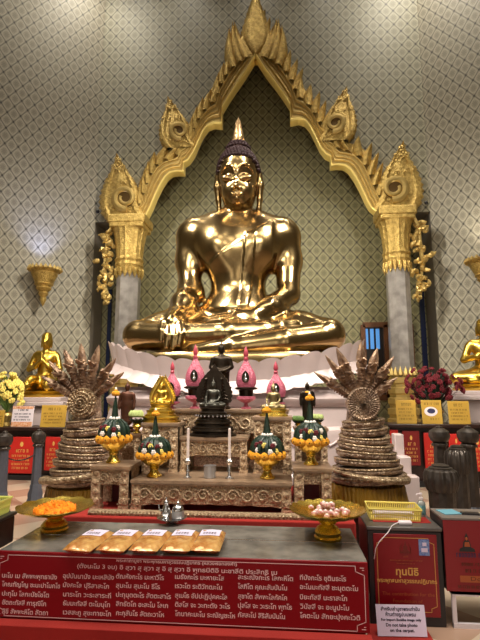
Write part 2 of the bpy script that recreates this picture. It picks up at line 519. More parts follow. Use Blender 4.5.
def seg_resample(pl, keys, counts):
    out = []
    for a in range(len(keys) - 1):
        r = resample(pl[keys[a]:keys[a + 1] + 1], counts[a] + 1)
        out += r if a == len(keys) - 2 else r[:-1]
    return out
cn = [60, 46, 44]
Ci, Co = seg_resample(IN_H, [0, 10, 17, 21], cn), seg_resample(OUT_H, [0, 9, 14, 19], cn)
hole = [(a[0] + (b_[0] - a[0]) * 0.6, a[1] + (b_[1] - a[1]) * 0.6) for a, b_ in zip(Ci, Co)][::3]   # opening in the wall hides behind the arch band
hole[-1] = (0.0, hole[-1][1])
hl = [(AX + x, YB, z) for x, z in hole]; hr = [(AX - x, YB, z) for x, z in reversed(hole)]
wall_mesh('wall_back', [[(XL, YB, ZOPEN), (XL, YB, ZTOP), (AX, YB, ZTOP)] + hl[::-1] + [(hl[0][0], YB, ZOPEN)],
                        [(XR, YB, ZOPEN), (hr[-1][0], YB, ZOPEN)] + hr[::-1] + [(AX, YB, ZTOP), (XR, YB, ZTOP)]], paper, (1, 0, 0))
wall_mesh('wall_niche', [[(XL, YN, 0), (XR, YN, 0), (XR, YN, 10.6), (XL, YN, 10.6)]], paper_shaded, (1, 0, 0))
# reveal of the opening
mb = MB()
mb.add([(XL, YB, 0), (XL, YN, 0), (XL, YN, ZOPEN), (XL, YB, ZOPEN)], [(0, 1, 2, 3)])
mb.add([(XR, YB, 0), (XR, YN, 0), (XR, YN, ZOPEN), (XR, YB, ZOPEN)], [(3, 2, 1, 0)])
mb.build('trim_1', M['jamb'], smooth=False, kind='structure')
mb = MB()
loop = [(XL, YB, ZOPEN), (hl[0][0], YB, ZOPEN)] + hl + hr + [(hr[-1][0], YB, ZOPEN), (XR, YB, ZOPEN)]
mb.grid([loop, [(x, YN, z) for x, y, z in loop]])
mb.build('trim_2', M['jamb'], smooth=False, kind='structure')
for k, (px0, px1, nm) in enumerate(((107, 110.5, 'trim_3'), (421.5, 426.5, 'trim_4'))):
    a, b_ = W(px0, 350, YN), W(px1, 350, YN)
    mb = MB().slab(a.x, b_.x, YN - 0.06, YN, 0.0, W(px0, 290, YN).z)
    mb.build(nm, M['navy_gloss'], smooth=False, kind='structure')
    # pale line along the strip
al = math.radians(38)
DL, DR = Vector((-math.cos(al), -math.sin(al), 0)), Vector((math.cos(al), -math.sin(al), 0))
LW = 6.0
PL1, PR1 = Vector((XL, YB, 0)) + DL * LW, Vector((XR, YB, 0)) + DR * LW
def quad(a, b_): return [(a[0], a[1], 0), (b_[0], b_[1], 0), (b_[0], b_[1], ZTOP), (a[0], a[1], ZTOP)]
wall_mesh('wall_left', [quad(Vector((XL, YB, 0)), PL1)], paper_s, DL)
wall_mesh('wall_right', [quad(Vector((XR, YB, 0)), PR1)], paper_s, DR)
YF = -5.0
wall_mesh('wall_west', [quad((PL1.x, PL1.y), (PL1.x, YF))], paper_s, (0, 1, 0))
wall_mesh('wall_east', [quad((PR1.x, PR1.y), (PR1.x, YF))], paper_s, (0, 1, 0))
wall_mesh('wall_front', [quad((PL1.x, YF), (PR1.x, YF))], paper_s, (1, 0, 0))
mb = MB().add([(PL1.x, YF, ZTOP), (PR1.x, YF, ZTOP), (PR1.x, PR1.y, ZTOP), (XR, YB, ZTOP), (XL, YB, ZTOP), (PL1.x, PL1.y, ZTOP)], [(0, 1, 2, 3, 4, 5)])
mb.build('ceiling', mat('dark red ceiling', rgb(84, 48, 34), 0.6), smooth=False, kind='structure')

# floor: diamond-laid marble tiles
fm, nt, b = new_mat('marble floor tiles')
tc = nt.nodes.new('ShaderNodeTexCoord'); mp = nt.nodes.new('ShaderNodeMapping')
mp.inputs['Rotation'].default_value[2] = math.radians(45)
nt.links.new(tc.outputs['Object'], mp.inputs[0])
ck = nt.nodes.new('ShaderNodeTexChecker'); ck.inputs['Scale'].default_value = 2.1
ck.inputs['Color1'].default_value = rgb(196, 176, 154); ck.inputs['Color2'].default_value = rgb(172, 140, 120)
nt.links.new(mp.outputs[0], ck.inputs['Vector'])
nt.links.new(ck.outputs['Color'], b.inputs['Base Color']); b.inputs['Roughness'].default_value = 0.22
MB().add([(PL1.x, YF, 0), (PR1.x, YF, 0), (PR1.x, PR1.y, 0), (XR, YN, 0), (XL, YN, 0), (PL1.x, PL1.y, 0)], [(0, 1, 2, 3, 4, 5)]).build('floor', fm, smooth=False, kind='structure')

# barred window in the niche wall, right of the statue
winm = mat('evening blue panes', rgb(60, 110, 170), 0.3, 0, emit=(rgb(96, 160, 226), 0.55))
w0, w1 = W(363, 325, YN - 0.08), W(414, 386, YN - 0.08)
root = MB()
for z in (w0.z, w1.z - 0.25): root.slab(w0.x, w1.x, YN - 0.1, YN - 0.002, z - 0.06, z + 0.06)
for x in (w0.x, W(386, 350, YN).x, w1.x): root.slab(x - 0.05, x + 0.05, YN - 0.1, YN - 0.002, w1.z - 0.25, w0.z)
wo = root.build('window_1', M['brown_wood'], smooth=False, kind='structure')
root = MB().slab(w0.x + 0.05, w1.x - 0.05, YN - 0.02, YN - 0.004, w1.z - 0.2, w0.z - 0.05)
root.build('shutter_back', M['lacquer_line'], wo, smooth=False)
for k, px in enumerate((366.6, 372.3, 378.0)):
    x = W(px, 345, YN - 0.03).x
    MB().slab(x - 0.038, x + 0.038, YN - 0.05, YN - 0.022, W(px, 349, YN).z, W(px, 329, YN).z).build('pane', winm, wo, smooth=False)
# glowing panels added behind the visitor for streaks in the gold and frontal fill
panel_glow = mat('added reflection glow', rgb(200, 200, 190), 0.3, emit=((1.0, 0.93, 0.82, 1), 1.4))
for k, x in enumerate((-4.6, -0.5, 3.6)):
    fo = MB()
    fo.slab(x - 0.95, x - 0.8, YF + 0.002, YF + 0.12, 0, 4.4); fo.slab(x + 0.8, x + 0.95, YF + 0.002, YF + 0.12, 0, 4.4); fo.slab(x - 0.8, x + 0.8, YF + 0.002, YF + 0.12, 4.25, 4.4)
    f = fo.build('added_glow_door_%d' % (k + 1), M['brown_wood'], smooth=False, kind='structure')
    MB().slab(x - 0.8, x + 0.8, YF + 0.01, YF + 0.04, 0.02, 4.25).build('pane', panel_glow, f, smooth=False)
# ------------------------------------------------------------------ the great seated statue
def P(px, py, Y): return np.array(W(px, py, Y))
def mpp(Y): return Y * 1.0 / F_PX          # metres per pixel near the horizon
lapz = W(237, 354, 6.5).z
SX = float(W(237, 300, 7.2).x)
base_loc = Vector((SX, 7.1, lapz))
S = SDF((SX - 1.95, 5.85, lapz - 0.05), (SX + 1.95, 8.15, lapz + 3.1), 0.021)
# torso
S.F = S.d_ell(P(238, 316, 7.35), (0.62, 0.5, 0.36))
S.ell(P(238, 300, 7.38), (0.45, 0.36, 0.42), 0.2)
S.ell(P(238, 268, 7.36), (0.50, 0.37, 0.5), 0.15)
S.ell(P(220, 247, 7.28), (0.42, 0.36, 0.40), 0.2); S.ell(P(256, 247, 7.28), (0.42, 0.36, 0.40), 0.2)
S.cap(P(196, 233, 7.42), P(281, 233, 7.42), 0.27, 0.27, 0.3)
S.cap(P(221, 224, 7.42), P(255, 224, 7.42), 0.20, 0.20, 0.25)
S.cap(P(238, 226, 7.4), P(238, 198, 7.34), 0.265, 0.215, 0.12)
for py in (207.5, 212.5): # rings of the neck
    S.cut(np.maximum(np.abs(S.Z - P(238, py, 7.2)[2]) - 0.004, np.abs(np.sqrt((S.X - SX) ** 2 + (S.Y - 7.36) ** 2) - 0.235) - 0.012), 0.02)
# right arm of the figure (left in the picture)
S.chain([P(191, 240, 7.42), P(189, 262, 7.40), P(190.5, 291, 7.26)], [0.255, 0.205, 0.185], 0.14)
S.chain([P(190.5, 293, 7.24), P(183, 304, 6.9), P(178, 314, 6.62)], [0.185, 0.165, 0.12], 0.16)
hand = [P(177, 316, 6.56), P(172, 323, 6.32)]
S.cap(hand[0], hand[1], 0.115, 0.13, 0.06)
for (a, b_, c_, r) in (((180, 323), (181, 334), (179, 345), .044), ((174.5, 324), (174.5, 336), (173, 348), .047),
                       ((169, 324), (168, 335), (166.5, 347), .046), ((163.5, 322), (162, 331), (161, 341), .04)):
    S.chain([P(*a, 6.27), P(*b_, 6.15), P(*c_, 6.14)], [r + .012, r, r * .8], 0.02)
S.chain([P(180, 317, 6.5), P(185, 324, 6.35), P(187, 333, 6.22)], [.06, .05, .04], 0.03)
# left arm (right in the picture)
S.chain([P(285.5, 240, 7.42), P(288.5, 262, 7.42), P(288, 294, 7.2)], [0.255, 0.205, 0.185], 0.14)
S.chain([P(288, 295, 7.18), P(273, 307, 6.86), P(254, 315, 6.66)], [0.185, 0.16, 0.105], 0.07)
S.cap(P(253, 315.5, 6.66), P(236, 317, 6.58), 0.09, 0.095, 0.06, )
for (a, b_, c_, r, Y) in (((232, 315), (221, 316), (211, 317.5), .04, 6.64), ((232, 317), (219, 318.6), (207, 320), .042, 6.56),
                          ((233, 319), (221, 321), (210, 322.5), .04, 6.50), ((235, 321), (225, 323), (216, 324.5), .036, 6.45)):
    S.chain([P(*a, Y), P(*b_, Y - .02), P(*c_, Y)], [r + .01, r, r * .75], 0.02)
S.chain([P(246, 313, 6.62), P(237, 311, 6.6), P(229, 312, 6.6)], [.06, .046, .036], 0.03)
# legs: folded one over the other
S.chain([P(212, 330, 7.3), P(165, 332, 6.85), P(139, 335.5, 6.62)], [0.33, 0.29, 0.225], 0.14)
S.chain([P(264, 330, 7.3), P(300, 332, 6.85), P(329, 334.5, 6.60)], [0.33, 0.29, 0.235], 0.14)
S.chain([P(138, 336, 6.6), P(180, 337, 6.36), P(225, 334, 6.32), P(262, 330.5, 6.4)], [0.215, 0.20, 0.165, 0.11], 0.05)
S.chain([P(262, 330.5, 6.4), P(280, 327, 6.44), P(295, 324, 6.5)], [0.10, 0.095, 0.055], 0.05)
S.chain([P(329, 337, 6.58), P(285, 342, 6.32), P(235, 347.5, 6.26), P(195, 351, 6.3), P(165, 352, 6.4)], [0.215, 0.20, 0.15, 0.10, 0.05], 0.04)
S.ell(P(238, 338, 7.0), (1.15, 0.7, 0.28), 0.15)
# monastic robe: the edge runs from the neck on one side to under the other arm; a folded sash falls from the shoulder
a1, a2 = P(262, 224, 7.0), P(199, 268, 7.0)
dx, dz = a2[0] - a1[0], a2[2] - a1[2]
side = ((S.X - a1[0]) * dz - (S.Z - a1[2]) * dx) / math.hypot(dx, dz)
zlo, zhi = P(238, 312, 7)[2], P(238, 224, 7)[2]
inz = np.clip((S.Z - zlo) / 0.05, 0, 1) * np.clip((zhi + 0.1 - S.Z) / 0.05, 0, 1) * np.clip((S.X - (SX - 0.5)) / 0.08, 0, 1) * np.clip((7.5 - S.Y) / 0.05, 0, 1) * np.clip((SX + 0.62 - S.X) / 0.05, 0, 1)
robe = np.clip(-side / 0.02, 0, 1) if side[-1, 0, 0] < 0 else np.clip(side / 0.02, 0, 1)
S.F = S.F - 0.016 * robe * inz
sash = np.clip((0.085 - np.abs(S.X - (SX + 0.12 + (S.Z - zlo) * 0.10))) / 0.015, 0, 1) * np.clip((S.Z - zlo - 0.05) / 0.03, 0, 1) * np.clip((7.3 - S.Y) / 0.1, 0, 1) * np.clip((P(238, 232, 7)[2] - S.Z) / 0.05, 0, 1)
S.F = S.F - 0.016 * sash
S.F = np.maximum(S.F, lapz - S.Z)
bm_ = MB(); S.into(bm_)

# head, modelled finer, continuing the neck
HX = float(W(238, 182, 7.1).x); HY = 7.2
def hz(py): return float(W(238, py, 6.95).z)
zc, zb, ze, zn, zm, zt = hz(205), hz(171), hz(179.5), hz(192), hz(197), hz(147)
H = SDF((HX - 0.48, HY - 0.68, hz(216)), (HX + 0.48, HY + 0.52, zt + 0.25), 0.0095)
LEAN = 0.24
H.Y = H.Y + LEAN * (H.Z - ze)
px = 0.0165
H.F = H.d_ell((HX, HY + 0.04, ze + 0.16), (0.335, 0.40, 0.46))            # cranium
H.ell((HX, HY - 0.03, (ze + zc) / 2 + 0.02), (0.265, 0.36, (ze - zc) * 0.66), 0.12)   # face oval
H.ell((HX, HY - 0.25, zc + 0.08), (0.11, 0.12, 0.085), 0.1)             # chin
for sx in (-1, 1):
    H.ell((HX + sx * 0.14, HY - 0.22, zn + 0.03), (0.10, 0.12, 0.12), 0.09)  # cheeks
H.cap((HX, HY + 0.02, hz(216) - 0.1), (HX, HY + 0.0, zc + 0.1), 0.235, 0.20, 0.05)
for sx in (-1, 1):
    H.cut(H.d_ell((HX + sx * 0.145, HY - 0.415, ze + 0.03), (0.12, 0.08, 0.08)), 0.06)   # eye sockets
    H.ell((HX + sx * 0.145, HY - 0.305, ze + 0.0), (0.105, 0.048, 0.055), 0.03)         # lidded eyes
    H.chain([(HX + sx * 0.022, HY - 0.395, ze + 0.02), (HX + sx * 0.05, HY - 0.385, zb - 0.01), (HX + sx * 0.09, HY - 0.37, zb + 0.03), (HX + sx * 0.145, HY - 0.345, zb + 0.045), (HX + sx * 0.20, HY - 0.305, zb + 0.03), (HX + sx * 0.245, HY - 0.255, zb - 0.01), (HX + sx * 0.27, HY - 0.215, zb - 0.05)],
            [0.018, 0.017, 0.016, 0.015, 0.014, 0.011, 0.006], 0.025)                        # arched brows
    sl = np.sqrt(((H.X - HX - sx * 0.145) / 0.115) ** 2 + 0 * H.Z)
    lid = np.abs(H.Z - (ze - 0.028 - 0.035 * (1 - np.clip(sl, 0, 1) ** 2))) - 0.006
    H.cut(np.maximum(np.maximum(lid, (sl - 1) * 0.1), H.Y - (HY - 0.27)), 0.012)
H.chain([(HX, HY - 0.385, ze + 0.05), (HX, HY - 0.43, (ze + zn) / 2), (HX, HY - 0.475, zn + 0.03)], [0.022, 0.027, 0.034], 0.035)
for sx in (-1, 1): H.ell((HX + sx * 0.048, HY - 0.41, zn + 0.02), (0.03, 0.04, 0.026), 0.025)
H.chain([(HX - 0.088, HY - 0.355, zm + 0.016), (HX - 0.045, HY - 0.40, zm + 0.014), (HX, HY - 0.41, zm + 0.006), (HX + 0.045, HY - 0.40, zm + 0.014), (HX + 0.088, HY - 0.355, zm + 0.016)], [0.011, 0.02, 0.02, 0.02, 0.011], 0.02)
H.chain([(HX - 0.065, HY - 0.365, zm - 0.032), (HX, HY - 0.39, zm - 0.042), (HX + 0.065, HY - 0.36, zm - 0.036)], [0.016, 0.03, 0.016], 0.02)
for sx in (-1, 1):                                                           # long ears
    H.chain([(HX + sx * 0.345, HY + 0.03, zb + 0.04), (HX + sx * 0.365, HY + 0.03, ze), (HX + sx * 0.345, HY + 0.03, zn), (HX + sx * 0.33, HY + 0.02, zm - 0.06), (HX + sx * 0.345, HY, zc - 0.05)],
            [0.05, 0.055, 0.045, 0.04, 0.02], 0.03, )
H.F = np.maximum(H.F, hz(215.5) - H.Z)
H.into(bm_)
bud = thing('buddha_statue', 'colossal polished gold seated buddha statue on the white lotus throne under the arch', 'statue', base_loc)
bm_.build('body', M['gold_polish'], bud, off=base_loc, ang=180)
# hair: cap, curls, bun, flame
hair = MB()
un = lambda p: (p[0], p[1] - LEAN * (p[2] - ze), p[2])
cc = Vector((HX, HY + 0.05, ze + 0.17)); rr = Vector((0.35, 0.42, 0.42))
def on_cap(th, a): return Vector((cc.x + rr.x * math.sin(th) * math.cos(a), cc.y + rr.y * math.sin(th) * math.sin(a), cc.z + rr.z * math.cos(th)))
def hairline(p):     # True where hair grows
    if p.y < HY + 0.02:
        return p.z > hz(160.5) - 0.55 * max(0, abs(p.x - HX) - 0.2) - (0.9 * max(0, abs(p.x - HX) - 0.28))
    return p.z > ze - 0.2
n_r = 19
for j in range(n_r):
    th = PI * 0.72 * (j + 0.4) / n_r
    m = max(1, int(2 * PI * math.sin(th) * 0.39 / 0.058))
    for i in range(m):
        p = on_cap(th, 2 * PI * (i + 0.5 * (j % 2)) / m)
        if hairline(p): hair.ell(p, 0.034, 7, 5)
zu = zt + 0.035
for j in range(4):
    th = PI * 0.5 * (j + 0.3) / 4
    m = max(1, int(2 * PI * math.sin(th) * 0.2 / 0.056))
    for i in range(m):
        a = 2 * PI * (i + .5 * (j % 2)) / m
        hair.ell((HX + 0.19 * math.sin(th) * math.cos(a), HY + 0.08 + 0.2 * math.sin(th) * math.sin(a), zu - 0.02 + 0.15 * math.cos(th)), 0.033, 7, 5)
hair.ell((HX, HY + 0.08, zu), (0.16, 0.18, 0.11), 14, 8)
hair.v = [un(p) for p in hair.v]
hair.build('hair_curls', M['hair'], bud, off=base_loc)
fl = MB()
fly = HY + 0.08 - LEAN * (zu - ze) + 0.02
z0 = zu + 0.11; z1 = float(W(238, 120, 7.25).z)
hh = z1 - z0
fl.lathe([(0.06, 0), (0.08, hh * .1), (0.095, hh * .25), (0.08, hh * .45), (0.05, hh * .68), (0.02, hh * .9), (0.0, hh)], (HX, fly, z0), 12)
for k in range(4):
    for i in range(6 - k):
        a = 2 * PI * i / (6 - k) + k * 0.5; r = 0.085 - k * 0.018
        q = Vector((HX + r * math.cos(a), fly + r * math.sin(a), z0 + hh * (0.08 + k * 0.19)))
        fl.lathe([(0.028, 0), (0.032, 0.025), (0.016, 0.07), (0.0, 0.12)], q, 6)
fl.build('flame_finial', mat('pale gold flame', (0.5, 0.33, 0.17, 1), 0.35, 1.0), bud, off=base_loc)
# seam inlays of the eyes
# ------------------------------------------------------------------ lotus throne (boat-curved)
thr_x = float(W(233, 370, 6.6).x)
TL = Vector((thr_x, 7.05, 0))
HWX, HWY = 1.86, 1.17
throne = thing('lotus_throne', 'white marble lotus throne with curving petal rows under the colossal gold statue', 'pedestal', TL)
def ringpt(t, gx=0.0, e=2.6):
    c, s_ = math.cos(t), math.sin(t)
    return Vector(((HWX + gx) * math.copysign(abs(c) ** (2 / e), c), (HWY + gx) * math.copysign(abs(s_) ** (2 / e), s_), 0))
ztop = lapz - 0.16
def sag(x): return 0.34 * (abs(x) / HWX) ** 2.0
NP = 38
# equal spacing around the ring
ts = np.linspace(0, 2 * PI, 4000); pts = [ringpt(t) for t in ts]
dl = np.cumsum([0] + [(pts[i + 1] - pts[i]).length for i in range(len(pts) - 1)])
def at_len(s_): return float(np.interp(s_ % dl[-1], dl, ts))
def petals(zb_, zt_, inn, out_, up=True, n=NP, shift=0.0):
    mb = MB(); step = dl[-1] / n
    for k in range(n):
        rows = []
        for j in range(7):
            v = j / 6
            row = []
            for i in range(7):
                u = i / 6 * 2 - 1
                p = ringpt(at_len((k + shift + 0.5 + u * 0.5) * step))
                edge = 1 - (abs(u) ** 2.4) * 0.14 * (v if up else (1 - v))
                vv = v * edge if up else 1 - (1 - v) * edge
                bulge = (1 - u * u) * math.sin(PI * min(1, 0.25 + 0.6 * v)) * 0.018
                g = inn + (out_ - inn) * (vv ** 1.4 if up else (1 - vv) ** 1.4) + bulge
                q = p * (1 + g / p.length)
                row.append((q.x, q.y, zb_ + (zt_ - zb_) * vv + sag(q.x)))
            rows.append(row)
        mb.grid(rows)
    return mb
z_a, z_b, z_c = ztop, ztop - 0.25, ztop - 0.40
petals(z_b, z_a + 0.03, -0.03, 0.045, True).build('upper_petals', M['marble_white'], throne, ang=60)
petals(z_c, z_b + 0.02, -0.02, 0.10, False, shift=0.5).build('lower_petals', M['marble_white'], throne, ang=60)
core = MB()
def ring_band(prof, seg=96, sg=True):
    rows = []
    for g, z in prof:
        row = []
        for i in range(seg):
            p = ringpt(at_len(dl[-1] * i / seg)); q = p * (1 + g / p.length)
            row.append((q.x, q.y, z + (sag(q.x) if sg else 0)))
        rows.append(row)
    mb = MB().grid(rows, close=True)
    n = len(rows)
    mb.f.append(tuple((n - 1) * seg + i for i in range(seg)))
    return mb
ring_band([(-0.06, z_c), (-0.08, z_b), (-0.05, z_a - 0.05), (-0.12, z_a - 0.08)]).build('bowl', M['marble_white'], throne)
sb_ = ring_band([(-0.13, lapz - 0.2), (-0.12, lapz - 0.06), (-0.16, lapz - 0.002)], sg=False)
sb_.v = [(p[0] + TL.x, p[1] + TL.y, p[2]) for p in sb_.v]
sb_.build('seat_plate', M['gold_polish'], bud, off=base_loc)
ring_band([(0.16, 0.3), (0.16, 0.92), (0.14, 0.98), (0.04, 1.02), (-0.02, z_c - 0.16), (0.03, z_c - 0.12), (0.05, z_c - 0.05), (-0.02, z_c + 0.0), (-0.1, z_c + 0.1)], sg=False).build('body', M['marble_white'], throne)
ring_band([(0.32, 0.0), (0.32, 0.28), (0.3, 0.32), (0.26, 0.34), (0.26, 0.46), (0.22, 0.5), (0.1, 0.5)], sg=False).build('plinth', M['marble_white'], throne)
# incised cartouches round the body
cart = MB()
for k in range(26):
    t = at_len(dl[-1] * (k + 0.5) / 26); p = ringpt(t); q = ringpt(at_len(dl[-1] * (k + 0.5) / 26 + 0.05))
    d = (q - p).normalized()
    o = p * (1 + 0.165 / p.length)
    c_ = []
    for (u, z) in ((-0.2, .56), (-.16, .9), (-.08, .84), (0, .8), (.08, .84), (.16, .9), (.2, .56), (0, .52)):
        c_.append(o + d * u + Vector((0, 0, z)))
    cart.tube(c_ + [c_[0]], 0.014, 6)
cart.build('cartouche_moulding', M['marble_white'], throne)
# ------------------------------------------------------------------ carved gilt arch
arch = thing('arch_frame', 'carved gilt pointed arch with flame leaf crest rising around the colossal statue', 'arch', (AX, YA, float(W(255, 221, YA).z)))
AO = Vector(arch.location)
def band(t0, t1, prof, sx):
    """surface between the outlines; prof = list of (t, y)"""
    rows = []
    for t, y in prof:
        rows.append([(AX + sx * (a[0] + (b_[0] - a[0]) * t), y, a[1] + (b_[1] - a[1]) * t) for a, b_ in zip(Ci, Co)])
    return rows
def arch_part(name, prof, material, ang=40):
    mb = MB()
    for sx in (1, -1): mb.grid(band(0, 1, prof, sx))
    return mb.build(name, material, arch, off=AO, ang=ang)
y0 = YB - 0.02
arch_part('inner_lip', [(0.0, y0), (0.0, 9.50), (0.02, 9.46), (0.055, 9.45), (0.085, 9.49), (0.1, 9.56)], M['gilt_lit'])
arch_part('moulded_band', [(0.1, 9.56), (0.13, 9.55), (0.15, 9.6), (0.22, 9.62), (0.25, 9.57), (0.27, 9.57), (0.3, 9.63), (0.36, 9.65), (0.38, 9.61), (0.40, 9.61),
                           (0.42, 9.67), (0.5, 9.68), (0.53, 9.62), (0.56, 9.62), (0.59, 9.70), (0.62, 9.72)], M['gilt_smooth'])
arch_part('crest_ground', [(0.62, 9.72), (0.66, 9.78), (0.97, 9.80), (0.97, y0)], M['gilt'])
# flame leaves leaning up along the crest
def leaf_blade(mb, base, d, nrm, L, w, y0, y1):
    """curved blade: base point (x,z), d = growth direction, nrm = across"""
    ns = 9
    rows = []
    for j in range(ns + 1):
        t = j / ns
        wd = w * (1 - t) ** 0.4 * (0.9 + 0.35 * math.sin(PI * min(1, t * 1.1)))
        bend = 0.22 * L * t * t
        cx = base[0] + d[0] * L * t + nrm[0] * bend; cz = base[1] + d[1] * L * t + nrm[1] * bend
        row = []
        for u, yy in ((-1, y1), (-0.9, (y0 + y1) / 2), (-0.35, y0 + 0.01), (0, y0 - 0.03), (0.35, y0 + 0.01), (0.9, (y0 + y1) / 2), (1, y1)):
            row.append((cx + nrm[0] * wd * u, yy, cz + nrm[1] * wd * u))
        rows.append(row)
    mb.grid(rows)
Cl = [(a[0] + (b_[0] - a[0]) * 0.64, a[1] + (b_[1] - a[1]) * 0.64) for a, b_ in zip(Ci, Co)]
leaf_n = 22
Lr = resample(Cl, leaf_n * 3 + 1); Or = resample(Co, leaf_n * 3 + 1)
for sx in (1, -1):
    mb = MB()
    for k in range(leaf_n):
        i = 3 * k + 1
        p = Lr[i]
        tg = (Lr[min(i + 2, len(Lr) - 1)][0] - Lr[max(0, i - 2)][0], Lr[min(i + 2, len(Lr) - 1)][1] - Lr[max(0, i - 2)][1])
        l = math.hypot(*tg); tg = (tg[0] / l, tg[1] / l)
        nr = (-tg[1], tg[0])
        d = (tg[0] * 0.8 + nr[0] * 0.5, tg[1] * 0.8 + nr[1] * 0.5 + 0.25); l = math.hypot(*d); d = (d[0] / l, d[1] / l)
        nn = (-d[1], d[0])
        leaf_blade(mb, (AX + sx * p[0], p[1]), (sx * d[0], d[1]), (-sx * nn[0] * -1, nn[1] * -1) if sx < 0 else (-nn[0], -nn[1]), 0.52, 0.105, 9.60, 9.80)
    mb.build('leaf_crest', M['gilt'], arch, off=AO, ang=50)

# ------- kranok flame finials
def flame_outline(H_, Wd):
    """asymmetric flame: fat lower body, the tip leaning; (u,w) with base centre at 0"""
    L_ = [(-0.30, 0), (-0.42, 0.10), (-0.47, 0.22), (-0.46, 0.34), (-0.40, 0.48), (-0.30, 0.62), (-0.18, 0.76), (-0.10, 0.88), (-0.05, 1.0)]
    R_ = [(0.02, 0.90), (0.10, 0.80), (0.17, 0.70), (0.27, 0.60), (0.34, 0.48), (0.37, 0.36), (0.34, 0.25), (0.42, 0.14), (0.50, 0.05), (0.48, 0.0)]
    return [(x * Wd, z * H_) for x, z in L_], [(x * Wd, z * H_) for x, z in R_]
def finial(pxb, pyb, pxt, pyt, wpx, sx, label):
    b0, t0 = W(pxb, pyb, 9.82), W(pxt, pyt, 9.82)
    if sx < 0: bx = 2 * AX - b0.x
    else: bx = b0.x
    H_ = t0.z - b0.z; Wd = wpx * 10.2 / F_PX
    lean = (t0.x - b0.x) + 0.05 * Wd
    L_, R_ = flame_outline(H_, Wd)
    def at(u, w_, y): return (bx + sx * (u + lean * (w_ / H_) ** 1.5), y, b0.z + w_)
    mb = MB()
    ns = 26
    l2, r2 = resample(L_, ns), resample(list(reversed(R_)), ns)
    rows = []
    for j in range(ns):
        row = []
        # serrated rim
        k = 1 + 0.05 * (1 if j % 2 else -1)
        for i, yy in ((0, y0), (0.0, 9.62), (0.06, 9.55), (0.16, 9.53), (0.22, 9.58), (0.4, 9.55), (0.5, 9.52), (0.62, 9.55), (0.8, 9.58), (0.86, 9.53), (0.95, 9.55), (1.0, 9.62), (1.0, y0)):
            u = l2[j][0] * k + (r2[j][0] * k - l2[j][0] * k) * i; w_ = l2[j][1] + (r2[j][1] - l2[j][1]) * i
            row.append(at(u, w_, yy))
        rows.append(row)
    mb.grid(rows)
    fin = mb
    c = (0.10 * Wd, 0.31 * H_); rad = 0.25 * Wd
    mb = fin; r = random.Random(3)
    for k in range(40):
        w_ = H_ * r.uniform(0.06, 0.88); j = min(ns - 1, int(w_ / H_ * ns))
        u = r.uniform(l2[j][0] * 0.8, r2[j][0] * 0.8)
        if math.hypot(u - c[0], w_ - c[1]) < rad * 1.15: continue
        a0 = r.uniform(0, PI)
        q = [at(u + 0.08 * Wd * t / 5 * math.cos(a0 + t * 0.5), w_ + 0.08 * Wd * t / 5 * math.sin(a0 + t * 0.5), 9.53) for t in range(6)]
        mb.tube(q, [0.026 * Wd * (1 - 0.15 * t) for t in range(6)], 6)
    f = mb.build('flame_finial', M['gilt'], arch, off=AO, ang=50)
    # spiral scroll with a dark disc painting the shade of its hollow
    c = (0.10 * Wd, 0.31 * H_); rad = 0.25 * Wd
    mb = MB(); pts = []; rd = []
    for k in range(34):
        t = k / 33; a = PI * 1.55 - t * 2.7 * PI; r_ = rad * (1.0 - 0.62 * t)
        pts.append(at(c[0] + r_ * math.cos(a), c[1] + r_ * math.sin(a), 9.49)); rd.append(0.075 * Wd * (1 - 0.55 * t))
    mb.tube(pts, rd, 8)
    mb.build('scroll', M['gilt_smooth'], f, off=AO)
    mb = MB()
    hole = [(c[0] + rad * 0.85 * math.cos(a), c[1] + rad * 0.85 * math.sin(a)) for a in [2 * PI * k / 16 for k in range(16)]]
    mb.add([at(u, w_, 9.505) for u, w_ in hole], [tuple(range(16))])
    mb.build('scroll_shade', M['gilt_shade'], f, off=AO)
finial(177, 148, 167.5, 96, 39, 1, ''); finial(177, 148, 167.5, 96, 39, -1, '')
finial(121, 220, 116.5, 153, 50, 1, ''); finial(121, 220, 116.5, 153, 50, -1, '')
# apex leaf, a pointed bud flanked by leaves
mb = MB()
zb_, zt_ = W(255.5, 56, 9.8).z, W(255.5, -8, 9.8).z
ha = zt_ - zb_
MB().prism([(0, W(255.5, 61, 9.8).z - 0.0), (0.42, W(255.5, 47, 9.8).z), (0.2, W(255.5, 22, 9.8).z), (-0.2, W(255.5, 22, 9.8).z), (-0.42, W(255.5, 47, 9.8).z)], 9.57, 9.95, (AX, 0, 0)).build('apex_ground', M['gilt'], arch, off=AO)
rows = []
for j in range(22):
    t = j / 21; wd = 0.50 * min(1, t * 2.6) ** 0.8 * (1 - t) ** 0.8
    rows.append([(AX + wd * u * (1 + 0.04 * (-1) ** j), yy, zb_ + ha * t) for u, yy in ((-1, y0), (-1, 9.6), (-0.6, 9.47), (0, 9.42), (0.6, 9.47), (1, 9.6), (1, y0))])
mb.grid(rows); mb.build('apex_bud', M['gilt'], arch, off=AO, ang=50)
mb = MB()
for sx in (1, -1):
    for (bx_, bz_, L, w, ang_) in ((0.22, 58, 1.0, 0.14, 62), (0.36, 61, 1.05, 0.15, 68), (0.52, 66, 1.0, 0.15, 72)):
        a = math.radians(ang_); z = W(255.5, bz_, 9.8).z
        d = (-math.cos(a) * -1, math.sin(a)); 
        leaf_blade(mb, (AX + sx * bx_, z), (sx * math.cos(a), math.sin(a)), (-sx * math.sin(a), math.cos(a)), L, w, 9.50, y0)
mb.build('apex_leaf', M['gilt'], arch, off=AO, ang=50)

# the relief is shallow: press it towards the wall
def press(o):
    for c in o.children:
        for v in c.data.vertices: v.co.y = (9.985 - AO.y) - ((9.985 - AO.y) - v.co.y) * 0.45
        press(c)
press(arch)
